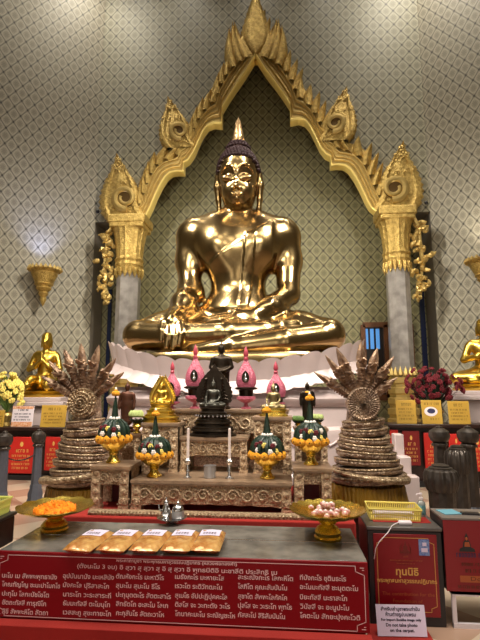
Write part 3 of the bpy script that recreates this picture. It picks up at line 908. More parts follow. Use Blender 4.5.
# ------------------------------------------------------------------ columns
def column(pl, pr, ytop, label, sgn):
    """pl,pr: pixel edges of the shaft at y=330"""
    Yc = 9.55
    a, b_ = W(pl, 330, Yc), W(pr, 330, Yc)
    xc, r = (a.x + b_.x) / 2, (b_.x - a.x) / 2
    co = thing('marble_column', label, 'column', (xc, Yc, 0))
    zc0, zc1 = W(127, 272, Yc).z, W(127, 219, Yc).z
    mb = MB().lathe([(r / 0.98, 0.9), (r / 0.98, zc0 + 0.06)], seg=8)
    mb.v = [(x * math.cos(PI / 8) - y * math.sin(PI / 8), x * math.sin(PI / 8) + y * math.cos(PI / 8), z) for x, y, z in mb.v]
    mb.build('shaft', M['marble_shaft'], co, ang=20)
    # gold tiers at the foot
    zf = W(127, 376, Yc).z
    pr_ = [(r * 1.7, 0.0), (r * 1.7, 0.5), (r * 1.45, 0.55)]
    for k in range(6):
        z = 0.6 + (zf - 0.75) * k / 5
        pr_ += [(r * (1.5 - 0.06 * k), z), (r * (1.5 - 0.06 * k), z + 0.1), (r * (1.3 - 0.05 * k), z + 0.12), (r * (1.3 - 0.05 * k), z + 0.17)]
    pr_ += [(r * 1.1, zf - 0.02), (r * 1.12, zf + 0.02)]
    foot = MB().lathe(pr_, seg=8, cap=True)
    for k in range(16):
        an = 2 * PI * k / 16
        foot.lathe([(0.05, 0), (0.045, 0.06), (0.0, 0.17)], (r * 1.08 * math.cos(an), r * 1.08 * math.sin(an), zf), 5)
    foot.build('gilt_foot', M['gilt_smooth'], co, ang=30)
    # capital: leaf collar, fluted bell and square abacus
    h = zc1 - zc0
    cap_ = MB().lathe([(r * 1.06, zc0 - 0.02), (r * 1.1, zc0 + h * 0.06), (r * 1.2, zc0 + h * 0.1), (r * 1.12, zc0 + h * 0.16), (r * 1.22, zc0 + h * 0.20), (r * 1.10, zc0 + h * 0.25), (r * 1.2, zc0 + h * 0.5), (r * 1.36, zc0 + h * 0.70), (r * 1.5, zc0 + h * 0.76)],
                      seg=32, lob=16, lo=0.03)
    for k in range(16):
        an = 2 * PI * k / 16
        cap_.lathe([(0.0, -0.2), (0.05, -0.08), (0.05, 0.03)], (r * 1.08 * math.cos(an), r * 1.08 * math.sin(an), zc0 + 0.02), 5)
    cap_.build('capital', M['gilt'], co, ang=30)
    ab = MB()
    ab.box((0, 0.0, zc0 + h * 0.81), (r * 3.0, r * 2.6, h * 0.1)); ab.box((0, 0, zc0 + h * 0.92), (r * 3.3, r * 2.7, h * 0.16))
    ab.build('abacus', M['gilt'], co, bevel=0.03)
    # hanging vine bracket on the outer side
    vb = MB(); r_ = random.Random(5 if sgn < 0 else 6)
    z1_, z2_ = W(108, 232, Yc).z, W(108, 304, Yc).z
    for k in range(46):
        t = (k + 0.5) / 46
        z = z1_ + (z2_ - z1_) * t
        wv = 0.11 * math.sin(t * 18)
        hw = 0.15 * (1 - abs(t - 0.45) * 1.5) + 0.02
        x = sgn * (r * 1.68 + 0.06 + wv * 0.5) + r_.uniform(-hw, hw)
        a0 = r_.uniform(0, 2 * PI)
        q = [(x + 0.12 * s_ * math.cos(a0 + s_ * 1.2), -0.1 + r_.uniform(-0.03, 0.03), z + 0.12 * s_ * math.sin(a0 + s_ * 1.2)) for s_ in (0, .25, .5, .75, 1)]
        vb.tube(q, [0.04, 0.055, 0.05, 0.035, 0.012], 6)
    vb.tube([(sgn * (r * 1.5), -0.05, z1_ + 0.12), (sgn * (r * 1.68 + 0.05), -0.08, z1_ - 0.1), (sgn * (r * 1.68 + 0.1), -0.08, (z1_ + z2_) / 2), (sgn * (r * 1.68 + 0.03), -0.08, z2_)], [0.06, 0.05, 0.04, 0.015], 6)
    vb.build('vine_bracket', M['gilt_smooth'], co)
    return co
column(115.5, 138.5, 219, 'grey marble column with gilt capital, left of the colossal statue', -1)
column(388.5, 412, 214, 'grey marble column with gilt capital, right of the colossal statue beside the barred window', 1)

# ------------------------------------------------------------------ wall sconces, spot heads
nL, nR = Vector((math.sin(al), -math.cos(al), 0)), Vector((-math.sin(al), -math.cos(al), 0))
p0L, p0R = Vector((XL, YB, 0)), Vector((XR, YB, 0))
def sconce(pxc, pyt, pyb, p0, n, label, lightcol, wpx=31):
    t = WP(pxc, pyt, p0, n); b_ = WP(pxc, pyb, p0, n)
    h = t.z - b_.z
    k = h
    rt = wpx / 2 / F_PX * (t - CAM).length * 0.92
    rz = math.atan2(n.y, n.x) + PI / 2
    sc_ = thing('wall_sconce', label, 'wall lamp', (b_.x + n.x * rt * 1.02, b_.y + n.y * rt * 1.02, b_.z), rz)
    mb = MB().lathe([(0.0, 0), (rt * .12, h * .1), (rt * .2, h * .2), (rt * .15, h * .24), (rt * .3, h * .33), (rt * .24, h * .37), (rt * .46, h * .46), (rt * .4, h * .50), (rt * .56, h * .57), (rt * .52, h * .6),
                     (rt * .78, h * .84), (rt * .74, h * .86), (rt * .9, h * .93), (rt * 0.97, h * .96), (rt * 0.9, h * .97), (rt * 0.5, h * 0.72), (0, h * .7)], seg=32, lob=16, lo=0.015)
    mb.build('cone_shade', M['gilt'], sc_, ang=50)
    mb = MB()
    for i in range(22):
        a = 2 * PI * i / 22
        mb.lathe([(0.0, -0.03), (rt * .12, 0), (rt * .1, h * .05), (0, h * .11)], (rt * .93 * math.cos(a), rt * .93 * math.sin(a), h * .93), 5)
    mb.build('leaf_rim', M['gilt_smooth'], sc_)
    gl = mat('lamp glow ' + label[:6], (1, 1, 1, 1), 0.5, emit=(lightcol, 6.0))
    MB().ell((0, 0, h * 0.86), (rt * .45, rt * .45, h * 0.06), 14, 8).build('bulb', gl, sc_)
    return t + n * rt * 1.0, rt
sc1 = sconce(39.5, 271, 309, p0L, nL, 'gilt cone wall sconce glowing bluish white on left wall', (0.72, 0.76, 1.0, 1))
sc2 = sconce(493, 262, 300, p0R, nR, 'gilt cone wall sconce at the right edge of the photo', (1.0, 0.94, 0.8, 1), 34)
for (x, y, p0, n, lb) in ((97.5, 212, p0L, nL, 'small black ceiling speaker knob on the wall left of the arch'), (426.5, 203.5, p0R, nR, 'small black knob on the wall right of the arch')):
    q = WP(x, y, p0, n)
    lb = 'small black round fitting on the wall, %s the arch' % ('left of' if x < 200 else 'right of')
    o = MB().ell((0, 0, 0), (0.045, 0.045, 0.045), 12, 8).build('wall_fitting', M['black'], loc=q + n * 0.03)
    tag(o, lb, 'wall fitting')
# ------------------------------------------------------------------ small statues (implicit bodies)
def seated_body(h=0.016, arms='lap', crown=True, kneel=False):
    """seated cross-legged figure, lap one unit wide, facing -y, sitting on z=0"""
    D = SDF((-0.58, -0.42, -0.02), (0.58, 0.34, 1.32), h)
    D.F = D.d_ell((0, 0.05, 0.14), (0.26, 0.2, 0.15))
    D.ell((0, 0.06, 0.38), (0.155, 0.115, 0.24), 0.08); D.ell((0, 0.05, 0.55), (0.185, 0.12, 0.13), 0.08)
    D.cap((-0.17, 0.07, 0.63), (0.17, 0.07, 0.63), 0.075, 0.075, 0.06)
    D.cap((0, 0.07, 0.64), (0, 0.05, 0.76), 0.075, 0.065, 0.04)
    D.ell((0, 0.03, 0.86), (0.098, 0.11, 0.135), 0.03)
    D.ell((0, 0.045, 0.93), (0.104, 0.115, 0.085), 0.02)
    for s in (-1, 1):
        D.cap((s * .1, 0.05, 0.88), (s * .105, 0.05, 0.76), 0.022, 0.016, 0.02)
        D.ell((s * .038, -0.062, 0.875), (.026, .02, .016), 0.01)
    D.cap((0, -0.07, .88), (0, -.092, .835), .014, .02, .015); D.cap((-.025, -.07, .795), (.025, -.07, .795), .013, .013, .01)
    if crown:
        D.ell((0, 0.06, 1.01), (0.055, 0.06, 0.05), 0.02); D.cap((0, 0.06, 1.04), (0, 0.06, 1.2), 0.032, 0.008, 0.02)
    else:
        D.ell((0, 0.07, 0.985), (0.085, 0.09, 0.05), 0.03)
    for s in (-1, 1):
        D.chain([(s * 0.15, 0.1, 0.14), (s * 0.36, -0.05, 0.1), (s * 0.45, -0.1, 0.09)], [0.13, 0.1, 0.085], 0.05)
    if kneel:
        D.F = np.maximum(D.F, np.maximum(np.abs(D.X) - 0.29, -9))
        for s in (-1, 1):
            D.chain([(s * 0.12, 0.08, 0.16), (s * 0.17, -0.18, 0.15), (s * 0.19, -0.32, 0.10)], [0.13, 0.11, 0.085], 0.05)
            D.chain([(s * 0.19, -0.3, 0.08), (s * 0.17, 0.1, 0.06), (s * 0.15, 0.25, 0.05)], [0.08, 0.07, 0.05], 0.03)
    if not kneel: D.chain([(-0.45, -0.1, 0.09), (-0.1, -0.24, 0.11), (0.24, -0.22, 0.15)], [0.085, 0.075, 0.05], 0.02)
    if not kneel: D.chain([(0.45, -0.1, 0.085), (0.1, -0.25, 0.06), (-0.25, -0.25, 0.05)], [0.085, 0.07, 0.045], 0.02)
    if arms == 'wai':
        pass
    if arms == 'lap':
        D.chain([(0.22, 0.07, 0.60), (0.27, 0.06, 0.4), (0.2, -0.08, 0.27), (0.02, -0.19, 0.2), (-0.12, -0.22, 0.2)], [0.066, 0.052, 0.046, 0.036, 0.02], 0.03)
        D.chain([(-0.22, 0.07, 0.60), (-0.28, 0.05, 0.4), (-0.27, -0.12, 0.27), (-0.26, -0.22, 0.2)], [0.066, 0.052, 0.044, 0.036], 0.03)
        for i in range(4): D.cap((-0.29 + i * 0.022, -0.23, 0.19), (-0.295 + i * 0.02, -0.27, 0.06 + 0.004 * i), 0.013, 0.010, 0.008)
    elif arms == 'wai':
        for s in (-1, 1):
            D.chain([(s * 0.22, 0.07, 0.60), (s * 0.31, 0.02, 0.38), (s * 0.13, -0.12, 0.42), (s * 0.02, -0.17, 0.52)], [0.066, 0.052, 0.044, 0.03], 0.03)
        D.cap((0, -0.175, 0.5), (0, -0.175, 0.66), 0.03, 0.014, 0.02, )
    D.F = np.maximum(D.F, -D.Z)
    mb = MB(); D.into(mb); return mb
def standing_body(h=0.016, arms='down'):
    """standing robed figure one unit tall to the crown, facing -y"""
    D = SDF((-0.22, -0.17, -0.02), (0.22, 0.14, 1.06), h)
    D.F = D.d_cap((-0.0, 0.01, 0.10), (0, 0.01, 0.45), 0.10, 0.115, 0.62)
    D.ell((0, 0.01, 0.56), (0.105, 0.07, 0.14), 0.08); D.ell((0, 0.01, 0.66), (0.125, 0.072, 0.085), 0.06)
    D.cap((-0.1, 0.015, 0.70), (0.1, 0.015, 0.70), 0.045, 0.045, 0.04)
    D.cap((0, 0.015, 0.7), (0, 0.01, 0.79), 0.038, 0.033, 0.03)
    D.ell((0, 0.0, 0.84), (0.05, 0.056, 0.068), 0.015); D.ell((0, 0.008, 0.872), (0.054, 0.06, 0.044), 0.01)
    D.cap((0, 0.01, 0.91), (0, 0.01, 0.985), 0.026, 0.006, 0.02)
    for s in (-1, 1):
        D.cap((s * .051, .015, .85), (s * .053, .012, .79), .012, .008, .01)
        D.cap((s * 0.045, -0.02, 0.02), (s * 0.05, -0.10, 0.015), 0.03, 0.022, 0.02)
        if arms == 'down':
            D.chain([(s * 0.135, 0.01, 0.68), (s * 0.165, 0.01, 0.54), (s * 0.165, -0.02, 0.42), (s * .16, -.03, .36)], [0.04, 0.034, 0.028, 0.016], 0.015)
        else:
            D.chain([(s * 0.135, 0.01, 0.68), (s * 0.17, 0.01, 0.55), (s * 0.07, -0.07, 0.49), (s * 0.0, -0.08, 0.48)], [0.045, 0.038, 0.032, 0.024], 0.02)
    # robe flare at the hem
    D.cap((-0.07, 0.01, 0.1), (0.07, 0.01, 0.1), 0.05, 0.05, 0.06)
    D.cap((-0.105, 0.02, 0.12), (-0.12, 0.02, 0.5), 0.02, 0.015, 0.05); D.cap((0.105, 0.02, 0.12), (0.12, 0.02, 0.5), 0.02, 0.015, 0.05)
    D.F = np.maximum(D.F, -D.Z)
    mb = MB(); D.into(mb); return mb
def scaled(mb, k, dz=0.0, mirror=False):
    r = MB(); r.v = [((-x if mirror else x) * k, y * k, z * k + dz) for x, y, z in mb.v]
    r.f = [tuple(reversed(f)) for f in mb.f] if mirror else list(mb.f)
    return r
SEAT_KNEEL = seated_body(arms='wai', crown=False, kneel=True)
SEAT_LAP, SEAT_WAI, STAND_D, STAND_F = seated_body(arms='lap'), seated_body(arms='wai', crown=False), standing_body(), standing_body(arms='front')
def mppx(p): return (Vector(p) - CAM).dot(FWD) / F_PX      # metres per pixel at a world point

# gilt disciples beside the side walls
def disciple(px, pyb, pyt, Y, label, rz, plinth_py, geo, bw):
    b_ = W(px, pyb, Y); h = W(px, pyt, Y).z - b_.z
    k = h / 1.03
    zp = W(px, plinth_py, Y - 0.35).z
    r = thing('disciple_statue', label, 'statue', (b_.x, b_.y, b_.z), rz)
    gb = scaled(geo, k)
    if bw < 1: gb.v = [(x * .84, y, z) for x, y, z in gb.v]
    gb.build('body', M['gold_statue'], r, ang=180)
    MB().lathe([(0.5 * k, -0.1 * k), (0.52 * k, -0.07 * k), (0.46 * k, -0.035 * k), (0.5 * k, 0.0)], seg=28, sx=bw, sy=0.75).build('base', M['gold_statue'], r)
    z0_ = b_.z - 0.1 * k
    p = thing('marble_plinth', 'stepped grey marble plinth carrying the gold disciple statue %s' % ('beside the yellow flowers' if px < 200 else 'at the right edge'), 'plinth', (b_.x, b_.y, 0), rz)
    m = MB()
    m.box((0, 0, (z0_ - 0.16) / 2), (1.0 * k * bw, 0.7 * k, z0_ - 0.16)); m.box((0, 0, z0_ - 0.12), (1.3 * k * bw, 0.9 * k, 0.08)); m.box((0, 0, z0_ - 0.04), (1.15 * k * bw, 0.8 * k, 0.08))
    m.build('block', M['marble_white'], p, bevel=0.015)
disciple(43, 391, 332, 8.75, 'gold kneeling disciple statue with joined hands, beside the left wall', math.radians(10), 400, SEAT_KNEEL, 0.72)
disciple(488, 384, 318, 8.6, 'gold disciple statue cut by right edge of the photo', math.radians(-18), 395, SEAT_WAI, 1.0)

# ------------------------------------------------------------------ seven-headed nagas
def naga(cx, tips, med, coils, Y, label, flip):
    """cx: pixel centre; tips: pixels of head tips; med: (px,py,r); coils: (y_top,halfw_top,y_bot,halfw_bot,x shift)"""
    ztop_, zbot = W(cx, coils[0], Y).z, W(cx, coils[2], Y - 0.4).z
    X0 = W(cx, 450, Y).x
    k = Y / F_PX
    n = thing('naga_statue', label, 'naga statue', (X0, Y, 0))
    O = Vector(n.location)
    # each rope-like coil is its own ring
    nc = 8
    zz = np.linspace(zbot, ztop_, nc + 1)
    for i in range(nc):
        t = (i + 0.5) / nc
        hw = (coils[3] + (coils[1] - coils[3]) * t ** 0.85) * k
        h = (zz[i + 1] - zz[i])
        cxs = W(coils[5] + (coils[4] - coils[5]) * t, 450, Y).x
        mb = MB(); rows = []
        for r_, z in ((hw * 0.8, 0.0), (hw * 0.93, h * .08), (hw * 0.99, h * .3), (hw * 1.0, h * .55), (hw * .97, h * .75), (hw * .9, h * .88), (hw * .7, h * .95)):
            row = []
            for a in range(40):
                an = 2 * PI * a / 40
                tilt = h * 0.22 * math.cos(an + i * 0.9)
                row.append((cxs + r_ * math.cos(an), Y + r_ * 0.9 * math.sin(an), zz[i] + z + tilt))
            rows.append(row)
        mb.grid(rows, close=True); mb.f.append(tuple(6 * 40 + a for a in range(40)))
        c = mb.build('coil', M['naga'], n, off=O, ang=60)
        rp = MB()
        q = []
        for a in range(41):
            an = 2 * PI * a / 40; r_ = hw * 0.985
            q.append((cxs + r_ * math.cos(an), Y + r_ * 0.9 * math.sin(an), zz[i] + h * 0.82 + h * 0.22 * math.cos(an + i * 0.9)))
        rp.tube(q, h * 0.13, 6, cap=False)
        rp.build('rope_edge', M['naga_gold'], c, off=O)
    # tail loop lying over the lowest coils
    tl = MB(); hwb = coils[3] * k
    q = [(X0 + hwb * math.cos(a) * (1.02 if flip > 0 else 0.96), Y + hwb * 0.93 * math.sin(a), zbot + 0.02 + (0.16 if flip > 0 else 0.12) * ((a + PI) / PI)) for a in np.linspace(-PI * 1.02, -0.1, 24)]
    if flip < 0: q = [(2 * X0 - x, y, z) for x, y, z in q]
    tl.tube(q, [0.045 * (1 - 0.7 * i / 23) for i in range(24)], 8)
    tl.build('tail', M['naga_gold'], n, off=O)
    # pedestal draped in satin
    mb = MB(); rows = []
    for g, z in ((0.98, -0.2), (0.95, -0.14), (0.92, -0.08), (0.9, -0.02), (0.6, 0.0)):
        rows.append([(X0 + hwb * g * math.cos(a) * (1 + 0.02 * math.sin(18 * a)), Y + hwb * 0.9 * g * math.sin(a) * (1 + 0.02 * math.sin(18 * a)), zbot + z) for a in [2 * PI * i / 72 for i in range(72)]])
    mb.grid(rows, close=True); mb.build('draped_base', M['yellow_cloth'], n, off=O)
    MB().lathe([(hwb * .95, 0), (hwb * .95, .04), (hwb * .85, .06), (hwb * .85, zbot - .2), (hwb * .93, zbot - .17), (hwb * .8, zbot - .05)], (X0 - O.x, 0, 0), 40, sy=.9).build('plinth', M['dark_wood'], n)
    # hood medallion
    Ym = Y - 0.12
    mc = W(med[0], med[1], Ym); mr = med[2] * k
    mb = MB()
    ncirc = 44; rows = []
    plain = ((0.0, -0.10), (0.12, -0.10), (0.14, -0.085), (0.5, -0.085), (0.88, -0.085), (0.92, -0.095), (1.0, -0.09), (1.02, -0.03), (1.0, 0.08), (0.7, 0.12))
    if flip < 0: ncirc = 72
    for j, (r_, y) in enumerate(plain if flip < 0 else ((0.0, -0.10), (0.1, -0.115), (0.16, -0.09), (0.3, -0.105), (0.36, -0.085), (0.5, -0.10), (0.56, -0.08), (0.72, -0.09), (0.78, -0.065), (0.94, -0.07), (1.0, -0.03), (1.0, 0.08), (0.7, 0.12))):
        rows.append([(mc.x + r_ * mr * math.cos(2 * PI * i / ncirc), Ym + y + ((0.008 if flip > 0 else 0.012) if i % 2 else 0), mc.z + r_ * mr * math.sin(2 * PI * i / ncirc)) for i in range(ncirc)])
    mb.grid(rows, close=True)
    mb.build('hood_disc', M['naga_gold'] if flip > 0 else M['naga'], n, off=O, ang=30)
    # neck column behind the disc
    mb = MB().tube([(W(coils[4], 450, Y).x, Y, ztop_ - 0.1), (mc.x, Y + 0.02, mc.z - mr * 0.3), (mc.x, Y + 0.05, mc.z + mr * 0.5)], [coils[1] * k * 0.9, mr * 0.85, mr * 0.7], 14)
    mb.build('hood', M['naga'], n, off=O)
    # heads
    for i, tp in enumerate(tips):
        T = W(tp[0], tp[1], Ym - 0.04)
        ctr = Vector((mc.x, Ym + 0.03, mc.z))
        d = (T - ctr); L = d.length; d.normalize()
        sd = d.cross(Vector((0, -1, 0))).normalized(); fr = Vector((0, -1, 0))
        fr = (fr - d * fr.dot(d)).normalized()
        nk = MB()
        st = ctr + d * mr * 0.55
        bow = Vector((0, 1, 0)) * 0.02
        nk.tube([st, ctr + d * L * 0.36 + bow, ctr + d * L * 0.5, ctr + d * L * 0.62], [0.050, 0.043, 0.042, 0.046], 10)
        for j in range(5):
            nk.tube([ctr + d * L * (0.32 + 0.05 * j) + sd * 0.047 + bow * 0.6, ctr + d * L * (0.32 + 0.05 * j) + fr * 0.051, ctr + d * L * (0.32 + 0.05 * j) - sd * 0.047 + bow * 0.6], 0.010, 5)
        neck = nk.build('neck', M['naga_head'], n, off=O)
        hd = MB()
        hb = ctr + d * L * 0.62
        R = Matrix((sd, fr, d)).transposed()
        hd.ell(hb, (0.054, 0.056, 0.066), 12, 8, R)
        # snout and open jaws reaching forward
        hd.tube([hb + d * 0.02, hb + d * 0.03 + fr * 0.06, hb + d * 0.05 + fr * 0.12, hb + d * 0.075 + fr * 0.15], [0.038, 0.034, 0.026, 0.012], 8, flat=0.6)
        hd.tube([hb - d * 0.03, hb - d * 0.035 + fr * 0.06, hb - d * 0.03 + fr * 0.11], [0.042, 0.034, 0.014], 8, flat=0.5)
        for s_ in (-1, 1):
            hd.ell(hb + d * 0.05 + fr * 0.045 + sd * (0.035 * s_), (0.016, 0.016, 0.016), 8, 6)
        hd.build('head', M['naga_head'], neck, off=O, ang=60)
        cr = MB()
        cb = hb + d * 0.04
        Lc = (T - cb).length
        cr.tube([cb, cb + d * Lc * 0.2, cb + d * Lc * 0.45, cb + d * Lc * 0.75 - fr * 0.01, T], [0.050, 0.050, 0.040, 0.022, 0.004], 8, flat=0.7)
        for w_ in (0.25, 0.5):
            b2 = cb + d * Lc * w_
            cr.tube([b2 + fr * 0.03, b2 + fr * 0.05 + d * 0.03, b2 + fr * 0.035 + d * 0.08], [0.012, 0.009, 0.002], 6)
        cr.build('crest', M['naga_head'], neck, off=O, ang=60)
YG = 4.95
naga(85, [(42, 376), (49, 361), (64, 349), (81, 343), (99, 345), (116, 358), (124, 372)], (83.5, 403, 15), (419, 18, 491, 38, 84, 86), YG,
     'weathered seven-headed naga statue left of the altar, its disc ridged gold', 1)
naga(366, [(314, 372), (325, 355), (336.5, 348), (361, 341), (377.5, 348), (394, 356), (396, 378)], (362.5, 403.5, 15), (419, 19, 489, 37, 364, 367), YG,
     'brown seven-headed naga statue right of the altar with plain spoked disc', -1)
# ------------------------------------------------------------------ altar dais
zd = W(222, 518, 3.75).z
dl_, dr_ = W(62, 520, 3.75).x, W(356, 520, 3.75).x
dais = thing('altar_dais', 'low dais covered in red carpet with gilt edging, under the carved altar tables', 'dais', ((dl_ + dr_) / 2, 3.75, 0))
dO = Vector(dais.location)
xb0, xb1 = W(110, 400, 4.4).x, W(327, 400, 4.4).x
MB().prism([(dl_, 3.75), (dr_, 3.75), (dr_, 4.42), (xb1, 4.42), (xb1, 5.1), (xb0, 5.1), (xb0, 4.42), (dl_, 4.42)], 0, -(zd - 0.012), (0, 0, 0), (1, 0, 0), (0, 1, 0)).build('block', M['red_cloth'], dais, off=dO, bevel=0.012)
xe = W(88, 516, 3.8).x
ed = MB().slab(xe, dr_ - 0.1, 3.79, 3.86, zd - 0.012, zd + 0.02)
for i in range(70):
    ed.ell((xe + (dr_ - 0.1 - xe) * (i + .5) / 70, 3.785, zd + 0.008), (0.012, 0.012, 0.012), 8, 6)
ed.build('gilt_edging', M['carve'], dais, off=dO)
zd2 = zd - 0.011

def fretwork(mb, x0, x1, z0, z1, y, seed=0):
    """raised scroll carving on a front face"""
    r = random.Random(seed); h = z1 - z0; n = max(2, int((x1 - x0) / (h * 0.8)))
    for i in range(n):
        cx = x0 + (x1 - x0) * (i + .5) / n; cz = (z0 + z1) / 2; R = h * 0.36
        pts = [(cx + R * (1 - 0.8 * t) * math.cos(t * 9 + i % 2 * PI), y - 0.004, cz + R * (1 - 0.8 * t) * math.sin(t * 9 + i % 2 * PI)) for t in [k / 14 for k in range(15)]]
        mb.tube(pts, [h * 0.075 * (1 - 0.5 * k / 14) for k in range(15)], 5)
        for s in (-1, 1):
            mb.ell((cx + s * R * 1.15, y, cz + s * h * 0.28), (h * 0.1, 0.006, h * 0.1), 8, 6)
def beads(mb, x0, x1, z, y, r):
    n = max(2, int((x1 - x0) / (r * 2.3)))
    for i in range(n): mb.ell((x0 + (x1 - x0) * (i + .5) / n, y, z), r, 6, 4)

def altar_table(name, label, px0, px1, pyt, Y, depth, zbot, apron_px, leg_px, back_dark=None, group=None, mid_arch=False, top_lip=0.012):
    """carved table: top slab with moulded rim, front apron with a wavy lower edge, carved legs at the corners"""
    a, b_ = W(px0, pyt, Y), W(px1, pyt, Y)
    zt, x0, x1 = a.z, a.x, b_.x
    za = W(px0, apron_px, Y).z
    lw = leg_px * Y / F_PX
    t = thing(name, label, 'altar table', ((x0 + x1) / 2, Y + depth / 2, zbot), 0, group)
    O = Vector(t.location)
    th = 0.022
    tp = MB().slab(x0 - top_lip, x1 + top_lip, Y - top_lip, Y + depth + top_lip, zt - th, zt)
    tp.slab(x0 - top_lip * .4, x1 + top_lip * .4, Y - top_lip * .4, Y + depth + top_lip * .4, zt - th * 1.7, zt - th)
    beads(tp, x0, x1, zt - th * 1.35, Y - top_lip * .5, 0.006)
    tp.build('top', M['carve_plain'], t, off=O)
    # apron with cusped lower edge
    n = 40; up = []
    for i in range(n + 1):
        u = i / n
        e = abs(2 * u - 1)
        drop = (0.35 * e ** 3 + 0.12 * abs(math.sin(u * PI * max(3, round((x1 - x0) / 0.16))))) * (zt - za) * 0.5
        up.append((x0 + (x1 - x0) * u, za + 0.0 - drop * 0.6))
    poly = [(x0, zt - th * 1.6)] + up + [(x1, zt - th * 1.6)]
    ap = MB().prism(poly, Y + 0.012, Y + 0.04)
    fretwork(ap, x0 + lw * .6, x1 - lw * .6, za, zt - th * 1.8, Y + 0.01, int(px0))
    beads(ap, x0, x1, za + 0.004, Y + 0.012, 0.005)
    ap.build('apron', M['carve'], t, off=O, ang=50)
    for s in (0, 1):
        sp = MB().slab((x0 if s == 0 else x1 - 0.03) , (x0 + 0.03 if s == 0 else x1), Y + 0.04, Y + depth, za - 0.01, zt - th * 1.6)
        sp.build('side_panel', M['carve'], t, off=O)
        for yy in (Y, Y + depth - lw):
            xx = x0 if s == 0 else x1 - lw
            lg = MB()
            h = zt - th * 1.6 - zbot
            lg.slab(xx, xx + lw, yy, yy + lw, zbot, zbot + h)
            lg.slab(xx - 0.006, xx + lw + 0.006, yy - 0.006, yy + lw + 0.006, zbot, zbot + 0.03)
            if yy == Y:
                fretwork(lg, xx + .004, xx + lw - .004, zbot + 0.03, zbot + 0.03 + lw, yy, s)
                for q in range(int(h / lw)): lg.ell((xx + lw / 2, yy, zbot + 0.03 + lw * (q + .5)), (lw * .36, 0.008, lw * .36), 10, 6)
            lg.build('leg', M['carve'], t, off=O)
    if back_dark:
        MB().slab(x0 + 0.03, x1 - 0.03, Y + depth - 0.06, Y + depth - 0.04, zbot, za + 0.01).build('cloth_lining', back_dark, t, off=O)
    if mid_arch:
        hd = MB()
        for s in (-1, 1):
            hd.prism([(x0 + (x1 - x0) * .5 + s * 0.0, za), (x0 + (x1 - x0) * .5 + s * (x1 - x0) * .5, za), (x0 + (x1 - x0) * .5 + s * (x1 - x0) * .5, za - 0.05), (x0 + (x1 - x0) * .5 + s * (x1 - x0) * .3, za - 0.012)], Y + 0.014, Y + 0.035)
        hd.build('spandrel', M['carve'], t, off=O)
    return t, zt, x0, x1
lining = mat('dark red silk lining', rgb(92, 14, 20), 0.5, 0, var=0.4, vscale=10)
YA1 = 3.95
_, zA, _, _ = altar_table('altar_table', 'long low carved gilt altar table across the front, holding the candles', 132, 291, 480, YA1, 0.72, zd2, 503, 9, lining)
_, zB, _, _ = altar_table('altar_table', 'square carved gilt side table at left end of altar, dark red lining inside', 92, 129, 466, YA1, 0.36, zd2, 484, 9, lining, mid_arch=True)
_, zC, _, _ = altar_table('altar_table', 'square carved gilt side table at right end of altar, nearest the plain-disc naga', 294, 331, 468, YA1, 0.36, zd2, 484, 9, lining, mid_arch=True)
_, zD, _, _ = altar_table('altar_table', 'raised carved gilt altar table carrying the black central seated statue', 181, 247, 437, 4.34, 0.30, zA, 455, 7)
_, zE, _, _ = altar_table('altar_table', 'tall carved gilt table under the small gold flame-backed statue', 142.5, 178, 423, 4.34, 0.30, zA, 440, 8, M['carve'])
_, zF, _, _ = altar_table('altar_table', 'tall carved gilt table under the small seated statue right of centre', 254, 291, 417, 4.34, 0.30, zA, 436, 8, M['carve'])
_, zG, _, _ = altar_table('altar_table', 'rearmost carved gilt altar table carrying the row of pink flame shrines', 158, 288, 409, 4.76, 0.26, zd2, 432, 8, M['carve'])
_, zH, _, _ = altar_table('altar_table', 'narrow carved gilt table under the brown standing statue at left', 112, 140.5, 433, 4.40, 0.26, zd2, 448, 6, M['carve'])
_, zI, _, _ = altar_table('altar_table', 'narrow carved gilt table under the dark standing statue with saffron scarf', 295, 327, 428, 4.40, 0.26, zd2, 446, 6, M['carve'])

# ------------------------------------------------------------------ statues on the altar
def at_z(px, z, Y):           # x of a pixel column in plane Y
    return W(px, 400, Y).x
# central black seated statue with halo on a tiered base
Yc = 4.49
def base_tiers(mb, w, h, tiers, d=0.75, seg=28):
    prof = []
    for k in range(tiers):
        r0 = w / 2 * (1 - 0.42 * k / max(1, tiers - 1)); z0_, z1_ = h * k / tiers, h * (k + 1) / tiers; q = z1_ - z0_
        prof += [(r0, z0_), (r0, z0_ + q * .25), (r0 * .86, z0_ + q * .4), (r0 * .84, z0_ + q * .6), (r0 * .93, z0_ + q * .75), (r0 * .9, z0_ + q * .98)]
    mb.lathe(prof, seg=seg, sy=d)
    return prof[-1][0]
x = at_z(213, 0, Yc); k1 = Yc / F_PX
t = thing('buddha_statue', 'black bronze seated buddha statue with leaf halo on a tiered base, centre of altar', 'statue', (x, Yc, zD))
hb = (zD, W(213, 407, Yc).z); bh = hb[1] - hb[0]
mb = MB(); base_tiers(mb, 47 * k1, bh, 4); mb.build('tiered_base', M['bronze_dark'], t, ang=30)
rim = MB()
for kk in range(26):
    a = 2 * PI * kk / 26; rim.ell((17.2 * k1 * math.cos(a), 12.8 * k1 * math.sin(a), bh * 0.70), 0.012, 6, 4)
rim.build('lotus_beads', M['silver'], t)
sc_ = (W(213, 366, Yc).z - zD - bh) / 1.25
body = scaled(SEAT_LAP, 0.24, bh)
body.build('body', mat('grey green bronze', (0.09, 0.085, 0.07, 1), 0.35, 0.8, var=0.3, vscale=20), t, ang=180)
hal = [(math.sin(a) * 17 * k1 * (1 if abs(a) < 2.3 else 0.9), 0.0) for a in (0,)]
outl = []
for (u, w_) in ((-17, 4), (-18.5, 12), (-17, 19), (-13, 27), (-8, 33), (-3, 38), (0, 43)): outl.append((u * k1, bh + w_ * k1))
outl = outl + [(-u, w_) for u, w_ in reversed(outl[:-1])]
